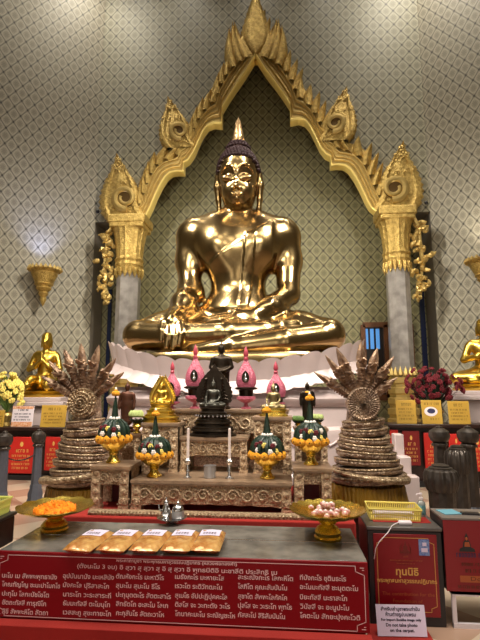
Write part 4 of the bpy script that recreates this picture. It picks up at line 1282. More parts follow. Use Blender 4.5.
ser = []
for i, p in enumerate(resample(outl, 41)): ser.append((p[0] * (1 + (0.05 if i % 2 else -0.02)), p[1]))
hm = MB().prism(ser, 0.06, 0.10)
for s in (-1, 1):
    for q in range(7):
        hm.tube([(s * 8 * k1, 0.058, bh + (6 + q * 3) * k1), (s * (11.5 - q * .5) * k1, 0.05, bh + (8 + q * 3.3) * k1), (s * (15 - q * 1.3) * k1, 0.058, bh + (7 + q * 3.6) * k1)], [0.008, 0.012, 0.005], 6)
hm.build('halo', M['bronze_dark'], t, ang=30)
# dark standing figure behind it
Yb = 4.86
x = at_z(221, 0, Yb); zt_ = W(221, 340, Yb).z
t = thing('standing_statue', 'dark bronze standing statue right behind the black seated one', 'statue', (x, Yb, zG))
hh = zt_ - zG
MB().lathe([(0.1, 0), (0.105, 0.02), (0.085, 0.04), (0.09, 0.07), (0.075, 0.09)], seg=24).build('base', M['bronze_dark'], t)
scaled(STAND_F, hh - 0.08, 0.08).build('body', M['bronze_dark'], t, ang=180)
# small gold statue with flame aureole
x = at_z(161, 0, Yc)
t = thing('buddha_statue', 'small bright gold seated statue inside a pointed flame aureole, left of centre', 'statue', (x, Yc, zE))
h0 = W(161, 404, Yc).z - zE
mb = MB(); base_tiers(mb, 41 * k1, h0, 3, 0.6); mb.build('tiered_base', M['gold_statue'], t, ang=30)
scaled(SEAT_LAP, 0.19, h0).build('body', M['gold_statue'], t, ang=180)
au = MB()
topz = W(161, 376, Yc).z - zE
for s in (-1, 1):
    pl = [(s * 10.5 * k1, h0), (s * 11.5 * k1, h0 + 6 * k1), (s * 8.5 * k1, h0 + 13 * k1), (s * 5 * k1, h0 + 19 * k1), (s * 2.2 * k1, h0 + 24 * k1), (0, topz)]
    pl = resample(pl, 14)
    au.tube([(u, 0.05, w_) for u, w_ in pl], [0.016] * 13 + [0.005], 6)
    for i in range(1, 13):
        u, w_ = pl[i]
        au.tube([(u, 0.05, w_), (u + s * 0.018, 0.05, w_ + 0.014), (u + s * 0.014, 0.05, w_ + 0.04)], [0.013, 0.01, 0.002], 5)
q_ = [(-10 * k1, h0), (-11 * k1, h0 + 6 * k1), (-8 * k1, h0 + 13 * k1), (-4.5 * k1, h0 + 19 * k1), (-2 * k1, h0 + 24 * k1), (0, topz)]
au.prism(q_ + [(-u, v) for u, v in reversed(q_[:-1])], 0.052, 0.064)
au.build('flame_aureole', M['gold_statue'], t)
# small seated statue right of centre
x = at_z(273.5, 0, Yc)
t = thing('buddha_statue', 'small olive bronze seated statue in front of the rightmost pink shrine', 'statue', (x, Yc, zF))
h0 = W(273, 409, Yc).z - zF
mb = MB(); base_tiers(mb, 28 * k1, h0, 1, 0.6); mb.build('base', M['brass'], t, ang=30)
scaled(SEAT_LAP, 0.225, h0).build('body', mat('olive bronze', (0.32, 0.25, 0.12, 1), 0.35, 0.8, var=0.4, vscale=20), t, ang=180)
# brown standing statue, left
Yh = 4.52
x = at_z(127, 0, Yh)
t = thing('standing_statue', 'brown bronze standing robed statue with arms down, at left of altar', 'statue', (x, Yh, zH))
MB().lathe([(0.085, 0), (0.085, 0.015), (0.07, 0.03), (0.075, 0.05)], seg=20).build('base', M['bronze_brown'], t)
scaled(STAND_D, W(127, 380, Yh).z - zH - 0.05, 0.05).build('body', M['bronze_brown'], t, ang=180)
x = at_z(307.5, 0, Yh)
t = thing('standing_statue', 'dark standing statue wearing a saffron scarf, at right of altar', 'statue', (x, Yh, zI))
hh = W(307, 380, Yh).z - zI - 0.05
MB().lathe([(0.085, 0), (0.085, 0.015), (0.07, 0.03), (0.075, 0.05)], seg=20).build('base', M['bronze_dark'], t)
scaled(STAND_D, hh, 0.05).build('body', M['bronze_dark'], t, ang=180)
MB().lathe([(0.05 * hh, 0.05 + .735 * hh), (0.075 * hh, 0.05 + .72 * hh), (0.085 * hh, 0.05 + .70 * hh), (0.07 * hh, 0.05 + .685 * hh)], seg=16, sy=0.8).build('scarf', M['yellow_scarf'], t)

# pink flame shrines
def shrine(px, py_tip, py_body0, py_base, Y, label, zbase, w_px=19):
    x = W(px, 390, Y).x; k = Y / F_PX
    t = thing('flame_shrine', label, 'shrine', (x, Y, zbase), 0, 'pink flame shrines on the rear altar table')
    zb_ = W(px, py_body0, Y).z - zbase; zt_ = W(px, py_tip, Y).z - zbase; w = w_px * k / 2
    h = zt_ - zb_
    # footed stand
    MB().lathe([(w * .5, 0), (w * .5, zb_ * .06), (w * .2, zb_ * .14), (w * .18, zb_ * .25), (w * .75, zb_ * .38), (w * .95, zb_ * .45), (w * .95, zb_ * .55), (w * .7, zb_ * .58)], seg=20).build('stand', M['pink_gilt'], t, ang=30)
    MB().lathe([(w * .68, zb_ * .57), (w * .72, zb_ * .85), (w * 1.12, zb_ * .9), (w * 1.1, zb_ * .97), (w * .9, zb_)], seg=20).build('dark_drum', M['bronze_dark'], t, ang=30)
    pf = [(w * .85, zb_), (w * 1.0, zb_ + h * .1), (w * .98, zb_ + h * .24), (w * .8, zb_ + h * .38), (w * .5, zb_ + h * .5), (w * .28, zb_ + h * .6), (w * .2, zb_ + h * .66)]
    MB().lathe(pf, seg=28, sy=.6, lob=7, lo=.02).build('flame_body', M['pink_gilt'], t)
    MB().lathe([(w * .2, zb_ + h * .65), (w * .24, zb_ + h * .69), (w * .16, zb_ + h * .73), (w * .26, zb_ + h * .78), (w * .2, zb_ + h * .88), (w * .07, zb_ + h * .96), (0, zb_ + h)], seg=14).build('finial', M['pink_dark'], t)
    nic = [(w * .38 * math.cos(a), zb_ + h * .22 + h * (.12 if math.sin(a) < 0 else .17) * math.sin(a) * (1 if math.sin(a) < 0 else 1 - .2 * abs(math.cos(a)))) for a in [2 * PI * i / 20 for i in range(20)]]
    MB().prism(nic, -w * .66, -w * .5).build('niche', M['bronze_dark'], t)
    m_ = MB().ell((0, -w * .66, zb_ + h * .17), (w * .2, w * .1, h * .05), 10, 6); m_.ell((0, -w * .66, zb_ + h * .24), (w * .12, w * .1, h * .06), 10, 6); m_.ell((0, -w * .66, zb_ + h * .31), (w * .07, w * .07, h * .03), 8, 6)
    m_.build('tiny_figure', M['silver'], t)
shrine(195, 344, 386, 406, 4.89, 'pink flame shrine on a dark stand, left of the black standing statue', zG, 20)
shrine(246, 346, 387, 406, 4.89, 'pink flame shrine on a dark stand, right of the black standing statue', zG, 20)
shrine(172, 361, 396, 408, 4.90, 'leftmost pink flame shrine, behind the small gold flame-backed statue', zG, 18)
shrine(276, 361, 397, 408, 4.90, 'rightmost pink flame shrine, behind the olive bronze statue', zG, 19)

# ------------------------------------------------------------------ flower offerings
def offering(px, py_base, py_top, Y, label, zb_, w_px=37, kd=1.0):
    x = W(px, 440, Y).x; k = Y / F_PX
    t = thing('flower_offering', label, 'flower arrangement', (x, Y, zb_), 0, 'footed bowls of folded leaf flower domes')
    h = W(px, py_top, Y).z - zb_; w = w_px * k / 2
    u = h / 62.0
    bowl = MB().lathe([(w * .42, 0), (w * .45, u * 1), (w * .38, u * 2), (w * .24, u * 5), (w * .22, u * 6.5), (w * .3, u * 8), (w * .26, u * 9), (w * .5, u * 11), (w * .78, u * 14.5), (w * .88, u * 18), (w * .93, u * 19), (w * .84, u * 19), (w * .5, u * 15)], seg=32, lob=16, lo=0.015)
    bowl.build('footed_bowl', M['brass'], t)
    n = 13
    for i in range(n):
        a = 2 * PI * (i + .5) / n; r = w * .92
        m_ = MB().ell((r * math.cos(a), r * math.sin(a), u * 19.5), (w * .24, w * .24, u * 3.6), 10, 7)
        fl_ = m_.build('marigold', M['marigold'], t)
        if math.sin(a) < 0.25:
            MB().ell((r * 1.17 * math.cos(a), r * 1.17 * math.sin(a), u * 19.6), (w * .1, w * .08, u * 1.5), 8, 6).build('flower_heart', M['marigold_eye'], fl_)
    # dome of folded leaves
    dm = MB()
    dm.lathe([(w * .8, u * 18.5), (w * .86, u * 22.5), (w * .76, u * 28), (w * .54, u * 33), (w * .22, u * 36), (0, u * 36.5)], seg=24)
    for i in range(12):
        a = 2 * PI * i / 12
        q = []
        for j in range(7):
            th = j / 6 * PI * .5
            q.append((w * .9 * math.cos(th) * math.cos(a), w * .9 * math.cos(th) * math.sin(a), u * 21 + u * 15 * math.sin(th)))
        dm.tube(q, [w * .12, w * .15, w * .15, w * .13, w * .10, w * .07, w * .03], 6)
    dm.build('leaf_dome', M['leaf'], t, ang=35)
    sp_ = MB().lathe([(w * .24, u * 34), (w * .22, u * 37), (w * .16, u * 44), (w * .08, u * 52), (w * .03, u * 56)], seg=12, lob=6, lo=.06)
    sp_.build('leaf_spire', M['leaf'], t)
    g = MB()
    for i in range(9):
        a = 2 * PI * i / 9; g.ell((w * .27 * math.cos(a), w * .27 * math.sin(a), u * 36), (w * .09, w * .09, u * 1.6), 8, 6)
    g.build('white_garland', M['petal_white'], t)
    fm_ = MB()
    for i in range(8):
        a = 2 * PI * i / 8; fm_.ell((w * .15 * math.cos(a), w * .15 * math.sin(a), u * 56.5), (w * .13, w * .13, u * 2), 8, 6)
    fm_.ell((0, 0, u * 58.5), (w * .13, w * .13, u * 2.2), 8, 6)
    fm_.build('marigold_tip', M['marigold'], t)
    MB().lathe([(w * .07, u * 59), (w * .08, u * 60.5), (w * .02, u * 62), (0, u * 62.3)], seg=8).build('white_bud', M['petal_white'], t)
    # flowers pinned on the dome
    r_ = random.Random(int(px))
    for i, (cm, a_, th) in enumerate((('petal_yellow', -1.62, .5), ('petal_red', -1.15, .45), ('petal_white', -2.1, .2), ('petal_red', -1.9, .6), ('petal_yellow', -1.0, .15), ('petal_white', -0.9, .55), ('petal_white', -1.4, .12), ('petal_red', -2.35, .5))):
        a = a_ + r_.uniform(-.15, .15)
        c = Vector((w * .98 * math.cos(th) * math.cos(a), w * .98 * math.cos(th) * math.sin(a), u * 21.5 + u * 14.5 * math.sin(th)))
        m_ = MB()
        for p_ in range(6):
            an = 2 * PI * p_ / 6
            m_.ell(c + Vector((math.cos(an) * w * .1 * math.sin(-a), 0, math.sin(an) * w * .1)), (w * .075, w * .05, w * .075), 7, 5)
        m_.ell(c + Vector((0, -w * .05, 0)), (w * .05, w * .05, w * .05), 7, 5)
        m_.build('pinned_flower', M[cm], t)
offering(114, 463, 387, 4.14, 'flower offering in a gold footed bowl on the left side table', zB, 32)
offering(155, 479, 408, 4.12, 'flower offering in a gold footed bowl on the long altar table, left of the candles', zA, 33)
offering(267, 480, 404, 4.12, 'flower offering in a gold footed bowl on the long altar table, right of the candles', zA, 33)
offering(310.5, 463, 392, 4.14, 'flower offering in a gold footed bowl on the right side table, before the scarfed statue', zC, 32)

# candle holders with tall candles, cup
def candle(px, Y, label, py_top=428):
    x = W(px, 450, Y).x; k = Y / F_PX
    t = thing('candlestick', label, 'candlestick', (x, Y, zA), 0, 'candles on the long altar table')
    h = W(px, py_top, Y).z - zA
    MB().lathe([(0.035, 0), (0.036, 0.008), (0.016, 0.02), (0.012, 0.05), (0.022, 0.06), (0.014, 0.075), (0.012, 0.11), (0.026, 0.125), (0.03, 0.15), (0.016, 0.165)], seg=18).build('holder', M['silver'], t)
    c = MB().lathe([(0.0125, 0.15), (0.0115, h - 0.008), (0.004, h)], seg=12).build('candle', M['candle'], t)
    MB().tube([(0, 0, h - 0.002), (0.001, 0, h + 0.012)], 0.0015, 5).build('wick', M['black'], c)
candle(188, 4.08, 'white candle in a silver holder, left of the grey cup')
candle(229.5, 4.08, 'white candle in a silver holder, right of the grey cup')
t = thing('incense_cup', 'squat grey pewter cup between the two white candles', 'cup', (W(210, 450, 4.1).x, 4.1, zA))
MB().lathe([(0.048, 0), (0.052, 0.006), (0.05, 0.02), (0.053, 0.1), (0.057, 0.104), (0.05, 0.104), (0.046, 0.03), (0, 0.03)], seg=24).build('cup', M['pewter'], t)
MB().lathe([(0.047, 0.03), (0.047, 0.088), (0, 0.09)], seg=18).build('ash', mat('grey ash', rgb(120, 112, 104), 0.9), t)

# green lotus bouquets
def lotus_vase(px, py, Y, zb_, label, col='leaf_pale', k=1.0):
    x = W(px, 430, Y).x
    t = thing('lotus_bouquet', label, 'bouquet', (x, Y, zb_))
    h = W(px, py, Y).z - zb_
    hv = h * 0.45
    MB().lathe([(.03 * k, 0), (.032 * k, .006), (.015 * k, hv * .25), (.04 * k, hv * .7), (.03 * k, hv * .92), (.042 * k, hv), (.03 * k, hv), (.02 * k, hv * .7)], seg=18).build('vase', M['brass'], t)
    g = MB()
    for i in range(9):
        a = 2 * PI * i / 9; r = .06 * k
        g.tube([(0, 0, hv * .8), (r * .5 * math.cos(a), r * .5 * math.sin(a), hv * 1.2), (r * 1.1 * math.cos(a), r * 1.1 * math.sin(a), hv * 1.45)], [.008, .028 * k, .004], 6, flat=.5)
    g.build('leaves', M['leaf'], t)
    for i in range(6):
        a = 2 * PI * i / 6 + .3; r = .042 * k if i else 0
        c = (r * math.cos(a), r * math.sin(a), h * .88)
        m_ = MB()
        for p_ in range(5):
            an = 2 * PI * p_ / 5
            m_.lathe([(0, -.03 * k), (.016 * k, -.015 * k), (.017 * k, .004 * k), (0, .028 * k)], (c[0] + .012 * k * math.cos(an), c[1] + .012 * k * math.sin(an), c[2]), 7)
        m_.build('lotus_bud', M[col], t)
lotus_vase(137, 411, 4.42, zH, 'bouquet of pale green lotus buds beside the brown standing statue', k=1.2)
lotus_vase(298.5, 417, 4.43, zI, 'bouquet of green leaves left of the scarfed standing statue', 'leaf_light', k=.9)
lotus_vase(318, 415, 4.43, zI, 'bouquet of pale lotus buds right of the scarfed standing statue', 'leaf_pale', k=.9)
# ------------------------------------------------------------------ offering table with the chant panel
YT = 2.95
zt = W(200, 556, YT).z
tl, tr = W(-1, 556, YT).x, W(367, 557, YT).x
zpb = max(0.02, W(200, 625, YT).z)
ytb = WZ(300, 527, zt).y
table = thing('offering_table', 'wide low grey stone offering table with the red chant panel on its front', 'table', ((tl + tr) / 2, YT, 0))
tO = Vector(table.location)
MB().slab(tl, tr, YT, ytb, zt - 0.03, zt).build('table_top', M['stone_grey'], table, off=tO, bevel=0.004)
xs = MB().slab(tl + 0.01, tr - 0.01, YT + 0.32, YT + 0.328, zt - 0.001, zt + 0.0015)
xs.build('joint_strip', M['silver'], table, off=tO)
MB().slab(tl + 0.03, tr - 0.03, YT + 0.03, ytb - 0.03, 0.06, zt - 0.03).build('carcass', M['metal_grey'], table, off=tO)
pan = MB().slab(tl, tr, YT - 0.012, YT + 0.012, zpb, zt - 0.004).build('chant_panel', M['red_panel'], table, off=tO, bevel=0.003)
MB().slab(tl + .02, tr - .02, YT + 0.02, YT + 0.03, 0.0, zpb + .05).build('red_skirt', M['red_cloth'], table, off=tO)
# white border with notched corners
pw, ph = tr - tl, zt - 0.004 - zpb
def frame_line(x0, x1, z0, z1, y, t, notch):
    mb = MB()
    pts = [(x0 + notch, z0), (x1 - notch, z0), (x1 - notch, z0 + notch * .6), (x1, z0 + notch), (x1, z1 - notch), (x1 - notch, z1 - notch * .6), (x1 - notch, z1), (x0 + notch, z1), (x0 + notch, z1 - notch * .6), (x0, z1 - notch), (x0, z0 + notch), (x0 + notch, z0 + notch * .6)]
    for i in range(len(pts)):
        a, b_ = Vector(pts[i]), Vector(pts[(i + 1) % len(pts)])
        d = (b_ - a).normalized(); n_ = Vector((-d.y, d.x)) * t / 2
        q = [a - n_ - d * t / 2, b_ - n_ + d * t / 2, b_ + n_ + d * t / 2, a + n_ - d * t / 2]
        mb.add([(p.x, y, p.y) for p in q], [(0, 1, 2, 3)])
    return mb
yb = YT - 0.0135
fr = frame_line(tl + 0.018, tr - 0.022, zpb + 0.010, zt - 0.024, yb, 0.004, 0.05)
for cx in (tl + 0.018, tr - 0.022):
    for cz in (zpb + 0.010, zt - 0.024):
        sx_, sz_ = (1 if cx < 0.2 and cx < (tl + tr) / 2 else -1), (1 if cz < (zpb + zt) / 2 else -1)
        for q in (0.012, 0.024): fr.slab(cx, cx + sx_ * q, yb, yb + .0004, cz + sz_ * (0.032 - q), cz + sz_ * (0.036 - q))
fr.build('border', M['white_ink'], pan, off=tO)
def panel_x(px, z): 
    d = ray(px, 590); return CAM.x + d.x * (yb / d.y)
def panel_z(px, py):
    return W(px, py, yb).z
tx = MB()
def line(body, px0, px1, py, sz):
    x0, x1 = W(px0, py, yb).x, W(px1, py, yb).x
    zz = W((px0 + px1) / 2, py, yb).z
    put_text(tx, body, x0, zz, sz, yb, width=x1 - x0, align='LEFT', bold=0.0005)
line('พระคาถาบูชา พระพุทธมหาสุวรรณปฏิมากร (หลวงพ่อทองคำ)', 116, 237, 562.5, 0.024)
line('(ตั้งนะโม 3 จบ) อิ สฺวา สุ สฺวา สุ อิ สุ สฺวา อิ พุทธปิติอิ นะชาลีติ ประสิทธิ เม', 77, 277, 569.5, 0.034)
chant = [['นะโม เม สัพพะพุทธานัง', 'โกณฑัญโญ ชะนะปาโมกโข', 'ปะทุโม โลกะปัชโชโต', 'อัตถะทัสสี การุณิโก', 'สิขี สัพพะหิโต สัตถา'],
         ['อุปปันนานัง มะเหสินัง', 'มังคะโล ปุริสาสะโภ', 'นาระโท วะระสาระถี', 'ธัมมะทัสสี ตะโมนุโท', 'เวสสะภู สุขะทายะโก'],
         ['ตัณหังกะโร มะหาวีโร', 'สุมะโน สุมะโน ธีโร', 'ปะทุมุตตะโร สัตตะสาโร', 'สิทธัตโถ อะสะโม โลเก', 'กะกุสันโธ สัตถะวาโห'],
         ['เมธังกะโร มะหายะโส', 'เรวะโต ระติวัฑฒะโน', 'สุเมโธ อัปปะฏิปุคคะโล', 'ติสโส จะ วะทะตัง วะโร', 'โกนาคะมะโน ระณัญชะโห'],
         ['สะระณังกะโร โลกะหิโต', 'โสภิโต คุณะสัมปันโน', 'สุชาโต สัพพะโลกัคโค', 'ปุสโส จะ วะระโท พุทโธ', 'กัสสะโป สิริสัมปันโน'],
         ['ทีปังกะโร ชุตินธะโร', 'อะโนมะทัสสี ชะนุตตะโม', 'ปิยะทัสสี นะราสะโภ', 'วิปัสสี จะ อะนูปะโม', 'โคตะโม สักยะปุงคะโวติ']]
cxs = [(1, [55, 58, 47, 44, 46]), (62, [51, 46, 48, 47, 48]), (115, [48, 44, 55, 52, 48]), (174, [49, 47, 52, 55, 60]), (237, [55, 49, 49, 54, 47]), (299, [46, 58, 47, 49, 60])]
ys0, ys1 = [576.5, 585.3, 594.5, 603.3, 612.3], [578.5, 588, 598, 607.5, 617]
for (x0, ws), rows in zip(cxs, chant):
    for j, body in enumerate(rows):
        py = ys0[j] + (ys1[j] - ys0[j]) * x0 / 300
        line(body, x0 + 1, x0 + 1 + ws[j], py, 0.037)
tx.build('lettering', M['white_ink'], pan, smooth=False, off=tO)

# foil bags
def bag_mesh(w, d, h):
    mb = MB(); n = 12; rows = []
    for side in (1, -1):
        rows = []
        for j in range(n + 1):
            v = j / n * 2 - 1; row = []
            for i in range(n + 1):
                u = i / n * 2 - 1
                e = max(0, (1 - abs(u) ** 4) * (1 - abs(v) ** 5))
                z = h * 0.5 * e ** 0.45 * (1 + 0.09 * math.sin(7 * u + 3 * v) * math.sin(5 * v - u))
                row.append((u * w / 2 * (1 - .03 * v * v), v * d / 2, h * .5 + side * z * (1 if side > 0 else .96) + 0.0))
            rows.append(row)
        mb.grid(rows if side > 0 else [list(reversed(r)) for r in rows])
    return mb
bw, bd, bh_ = 0.186, 0.36, 0.065
bagL = []
spots = [(90, 'leftmost amber foil bag with a white label, first of the row of five'), (121, 'second amber foil bag from the left in the row of five'),
         (151.5, 'middle amber foil bag in the row of five on the stone table'), (181, 'fourth amber foil bag from the left in the row of five'),
         (209, 'rightmost amber foil bag with a white label, last of the row of five')]
b0 = None
for px, lb in spots:
    p = WZ(px, 543.5, zt + 0.02)
    loc = (p.x, p.y, zt + .0018)
    if b0 is None:
        b0 = thing('foil_bag', lb, 'bag', loc, math.radians(-4), 'amber foil bags in a row')
        bag_mesh(bw, bd, bh_).build('bag', M['bag'], b0, ang=80)
        rows = [[(u * 0.066, 0.075 + v * 0.068, bh_ + 0.003 - 0.004 * abs(u) - 0.0045 * max(0, v)) for u in (-1, -.5, 0, .5, 1)] for v in (-1, 0, 1)]
        lbm = MB().grid(rows); lbm.build('label', M['paper'], b0)
        sm = MB()
        for q, z_ in enumerate((0.062, 0.047, 0.032)):
            for i in range(5): sm.slab(-0.045 + i * 0.018, -0.045 + i * 0.018 + 0.013, z_, z_ + 0.004, bh_ + 0.0035, bh_ + 0.0042)
        sm.build('print', M['dark_ink'], b0)
    else:
        b0_ = dup(b0, loc, lb)
        b0_.rotation_euler[2] = math.radians(-4 + (px - 90) * 0.04)

# pedestal trays
def tray(px, py_foot, Y, py_rim, w_px, label, lobes):
    x = W(px, 500, Y).x; k = (W(px, 500, Y) - CAM).length / F_PX
    h = W(px, py_rim, Y).z - zt; w = w_px * k / 2
    t = thing('pedestal_tray', label, 'tray', (x, Y, zt + .0018))
    MB().lathe([(w * .36, 0), (w * .38, h * .08), (w * .34, h * .14), (w * .36, h * .25), (w * .28, h * .4), (w * .17, h * .5), (w * .25, h * .56), (w * .2, h * .62), (w * .3, h * .74), (w * .28, h * .78)], seg=36).build('foot', M['brass'], t, ang=35)
    rows = []
    for r_, z in ((0.0, .85), (.3, .85), (.62, .86), (.8, .89), (.92, .94), (1.0, 1.0), (1.01, .97), (.93, .90), (.8, .84), (.6, .79), (.3, .76), (0.02, .76)):
        row = []
        for i in range(96):
            a = 2 * PI * i / 96
            lo = 1 + (0.045 * abs(math.sin(lobes / 2 * a)) if r_ > .75 else 0)
            row.append((w * r_ * lo * math.cos(a), w * r_ * lo * math.sin(a), h * (z + (0.05 * abs(math.sin(lobes / 2 * a)) if r_ > .9 else 0))))
        rows.append(row)
    MB().grid(rows, close=True).build('dish', M['brass'], t, ang=50)
    return t, w, h, x
tA, wA, hA, xA = tray(56, 538, 3.36, 506, 62, 'brass pedestal tray heaped with orange petals, at left end of table', 12)
tB, wB, hB, xB = tray(327, 540, 3.34, 509, 66, 'brass pedestal tray of pink-white flowers, at right end of table', 20)
# petals: nobody could count them
mb = MB(); r = random.Random(2)
for i in range(520):
    a = r.uniform(0, 2 * PI); q = r.random() ** .6 * wA * .60
    z = hA * .84 + (1 - (q / (wA * .62)) ** 2) * 0.055 * r.uniform(.3, 1) + 0.006
    c = Vector((q * math.cos(a), q * math.sin(a), z)); d = Vector((r.uniform(-1, 1), r.uniform(-1, 1), r.uniform(-.2, .8))).normalized() * .022
    s_ = d.cross(Vector((0, 0, 1))).normalized() * .005
    mb.add([c - d * .5, c + s_, c + d * .5 + Vector((0, 0, .004)), c - s_], [(0, 1, 2, 3)])
mb.ell((0, 0, hA * .84), (wA * .56, wA * .56, 0.042), 20, 8)
o = mb.build('orange_petals', M['orange_petal'], smooth=False, loc=(xA, 3.36, zt))
tag(o, 'heap of loose orange marigold petals in the left brass tray', 'petals', kind='stuff')
r = random.Random(4); fl0 = None
placed = []
for i in range(19):
    for _ in range(60):
        a = r.uniform(0, 2 * PI); q = r.random() ** .5 * wB * .58
        c = (q * math.cos(a), q * math.sin(a))
        if all(math.hypot(c[0] - p[0], c[1] - p[1]) > .036 for p in placed): break
    placed.append(c)
    loc = (xB + c[0], 3.34 + c[1], zt + hB * .85 + 0.002)
    lb = 'small pinkish white flower head in the heap on the right brass tray'
    if fl0 is None:
        fl0 = thing('flower', lb, 'flower', loc, 0, 'flower heads on the right brass tray')
        m_ = MB()
        for k in range(8):
            an = 2 * PI * k / 8; m_.ell((.014 * math.cos(an), .014 * math.sin(an), .016), (.010, .010, .013), 7, 5)
        m_.build('petals', M['petal_pink'], fl0)
        MB().ell((0, 0, .024), (.012, .012, .012), 8, 6).build('heart', M['petal_white'], fl0)
    else:
        dup(fl0, loc, lb, rz=r.uniform(0, 6), scale=r.uniform(.85, 1.2))
for k, (dx_, dy_) in enumerate(((0.0, 0.0), (-0.02, 0.03), (0.03, 0.02))):
    dup(fl0, (xB + dx_, 3.34 + dy_, zt + hB * .85 + 0.036), fl0['label'], rz=k, scale=1.1)

# little silver tray with ewer and box
Ys = 3.62
x = W(172, 520, Ys).x
t = thing('silver_tray', 'small silver footed tray at the back edge of the stone table', 'tray', (x, Ys, zt))
kk = 3.75 / F_PX
MB().lathe([(.045, 0), (.047, .006), (.02, .012), (.018, .02), (.06, .028), (.1, .034), (.115, .042), (.108, .042), (.09, .037), (0, .036)], seg=36).build('dish', M['silver'], t)
zs = zt + 0.037
t = thing('silver_ewer', 'little silver ewer with a pointed lid on the small silver tray', 'ewer', (x - 0.045, Ys - .01, zs))
MB().lathe([(.026, 0), (.028, .004), (.022, .012), (.036, .035), (.036, .055), (.022, .085), (.017, .105), (.02, .112)], seg=20).build('body', M['silver'], t)
MB().lathe([(.02, .112), (.016, .122), (.006, .132), (.008, .14), (0, .156)], seg=14).build('lid', M['silver'], t)
MB().tube([(-.034, 0, .05), (-.052, 0, .062), (-.058, 0, .098)], [.009, .006, .004], 8).build('spout', M['silver'], t)
t = thing('silver_casket', 'small domed grey metal casket beside the ewer on the silver tray', 'casket', (x + 0.045, Ys + .0, zs))
MB().lathe([(.04, 0), (.045, .006), (.045, .05), (.04, .056)], seg=20, sx=1.05).build('box', M['pewter'], t)
MB().lathe([(.046, .055), (.046, .062), (.036, .085), (.012, .098), (.01, .104), (.014, .112), (0, .124)], seg=20).build('lid', M['silver'], t)

# ------------------------------------------------------------------ black box at the left end of the table
x0, z1 = W(17.5, 512, 3.12).x, W(16, 511, 3.12).z
bx = thing('dark_box', 'dark lacquered collection box cut by the left edge of the photo', 'box', (x0 - .27, 3.01, zt), math.radians(0))
hbx = z1 - zt
MB().slab(-.26, .26, -.17, .10, 0, hbx - .02).build('body', M['dark_wood'], bx, bevel=.006)
MB().slab(-.27, .27, -.18, .11, hbx - .02, hbx).build('lid', M['metal_grey'], bx, bevel=.004)
def basket(px_r, Yf, w, d, h, zb_, xl, label, m, rz=0):
    t = thing('plastic_basket', label, 'basket', (xl + w / 2, Yf + d / 2, zb_), rz)
    bt = MB().slab(-w / 2 * .9, w / 2 * .9, -d / 2 * .9, d / 2 * .9, 0, .006); bt.build('bottom', m, t)
    def wall(mb, a, b_):
        a, b_ = Vector(a), Vector(b_); L = (b_ - a).length; n = int(L / .013)
        up = Vector((0, 0, h)); nn = Vector((b_.y - a.y, a.x - b_.x, 0)).normalized()
        out = nn * (h * .14)
        for z0_, z1_ in ((0, .12), (.46, .56), (.9, 1.0)):
            A0, A1 = a + up * z0_ + out * z0_, b_ + up * z0_ + out * z0_; B0, B1 = a + up * z1_ + out * z1_, b_ + up * z1_ + out * z1_
            e = nn * .002
            mb.add([A0 + e, A1 + e, B1 + e, B0 + e, A0 - e, A1 - e, B1 - e, B0 - e], [(0, 1, 2, 3), (7, 6, 5, 4), (3, 2, 6, 7), (1, 0, 4, 5)])
        for i in range(n + 1):
            c = a + (b_ - a) * (i / n)
            dv = (b_ - a).normalized() * .0032
            e = nn * .0018
            A, B = c + up * .05 + out * .05, c + up * .97 + out * .97
            mb.add([A - dv + e, A + dv + e, B + dv + e, B - dv + e, A - dv - e, A + dv - e, B + dv - e, B - dv - e], [(0, 1, 2, 3), (7, 6, 5, 4), (1, 5, 6, 2), (0, 3, 7, 4)])
    X, Y_ = w / 2 * .92, d / 2 * .92
    for a, b_ in (((-X, -Y_, 0), (X, -Y_, 0)), ((X, -Y_, 0), (X, Y_, 0)), ((X, Y_, 0), (-X, Y_, 0)), ((-X, Y_, 0), (-X, -Y_, 0))):
        mb = MB(); wall(mb, a, b_); mb.build('slatted_side', m, t, smooth=False)
    rr = MB(); ex = h * .14
    c4 = [(-X - ex, -Y_ - ex, h), (X + ex, -Y_ - ex, h), (X + ex, Y_ + ex, h), (-X - ex, Y_ + ex, h), (-X - ex, -Y_ - ex, h), (X + ex, -Y_ - ex, h)]
    rr.tube(c4, .007, 6); rr.build('rim', m, t)
    return t
xr_ = x0 - .03
basket(0, 2.9, .42, .2, W(10, 499, 3.05).z - z1, z1, xr_ - .42, 'pale green plastic basket on the dark box at left edge', M['lime_plastic'])

# ------------------------------------------------------------------ donation boxes at right
YD = WZ(405, 626, 0.0).y
dbl, dbr = W(368.5, 560, YD).x, W(443, 560, YD).x
zdt = W(405, 527, YD).z
ydb = WZ(410, 512.5, zdt).y
dw = dbr - dbl
dbx = thing('donation_box', 'tall grey donation box with red front reading The contribution for the Foundation', 'donation box', ((dbl + dbr) / 2, YD, 0))
MB().slab(-dw / 2, dw / 2, 0, ydb - YD, 0, zdt - .025).build('body', M['metal_grey'], dbx, bevel=.006)
MB().slab(-dw / 2 - .006, dw / 2 + .006, -.006, ydb - YD + .006, zdt - .025, zdt).build('lid', mat('grey metal lid', rgb(96, 90, 88), .35, .3), dbx, bevel=.006)
zp0, zp1 = 0.06, W(405, 534, YD).z
pn = MB().slab(-dw / 2 + .035, dw / 2 - .035, -.008, .0, zp0, zp1).build('sign', M['red_panel'], dbx, bevel=.002)
yq = -.0095
fl_ = frame_line(-dw / 2 + .055, dw / 2 - .055, zp0 + .03, zp1 - .022, yq, .0035, .035); fl_.build('border', M['gold_ink'], pn, smooth=False)
def dz_(py): return W(405, py, YD).z
g = MB()
put_text(g, 'ทุนนิธิ', 0.005, dz_(571.5), .062, yq, width=20 * YD / F_PX, bold=.0014)
put_text(g, 'พระพุทธมหาสุวรรณปฏิมากร', 0.0, dz_(580.5), .034, yq, width=53 * YD / F_PX, bold=.0008)
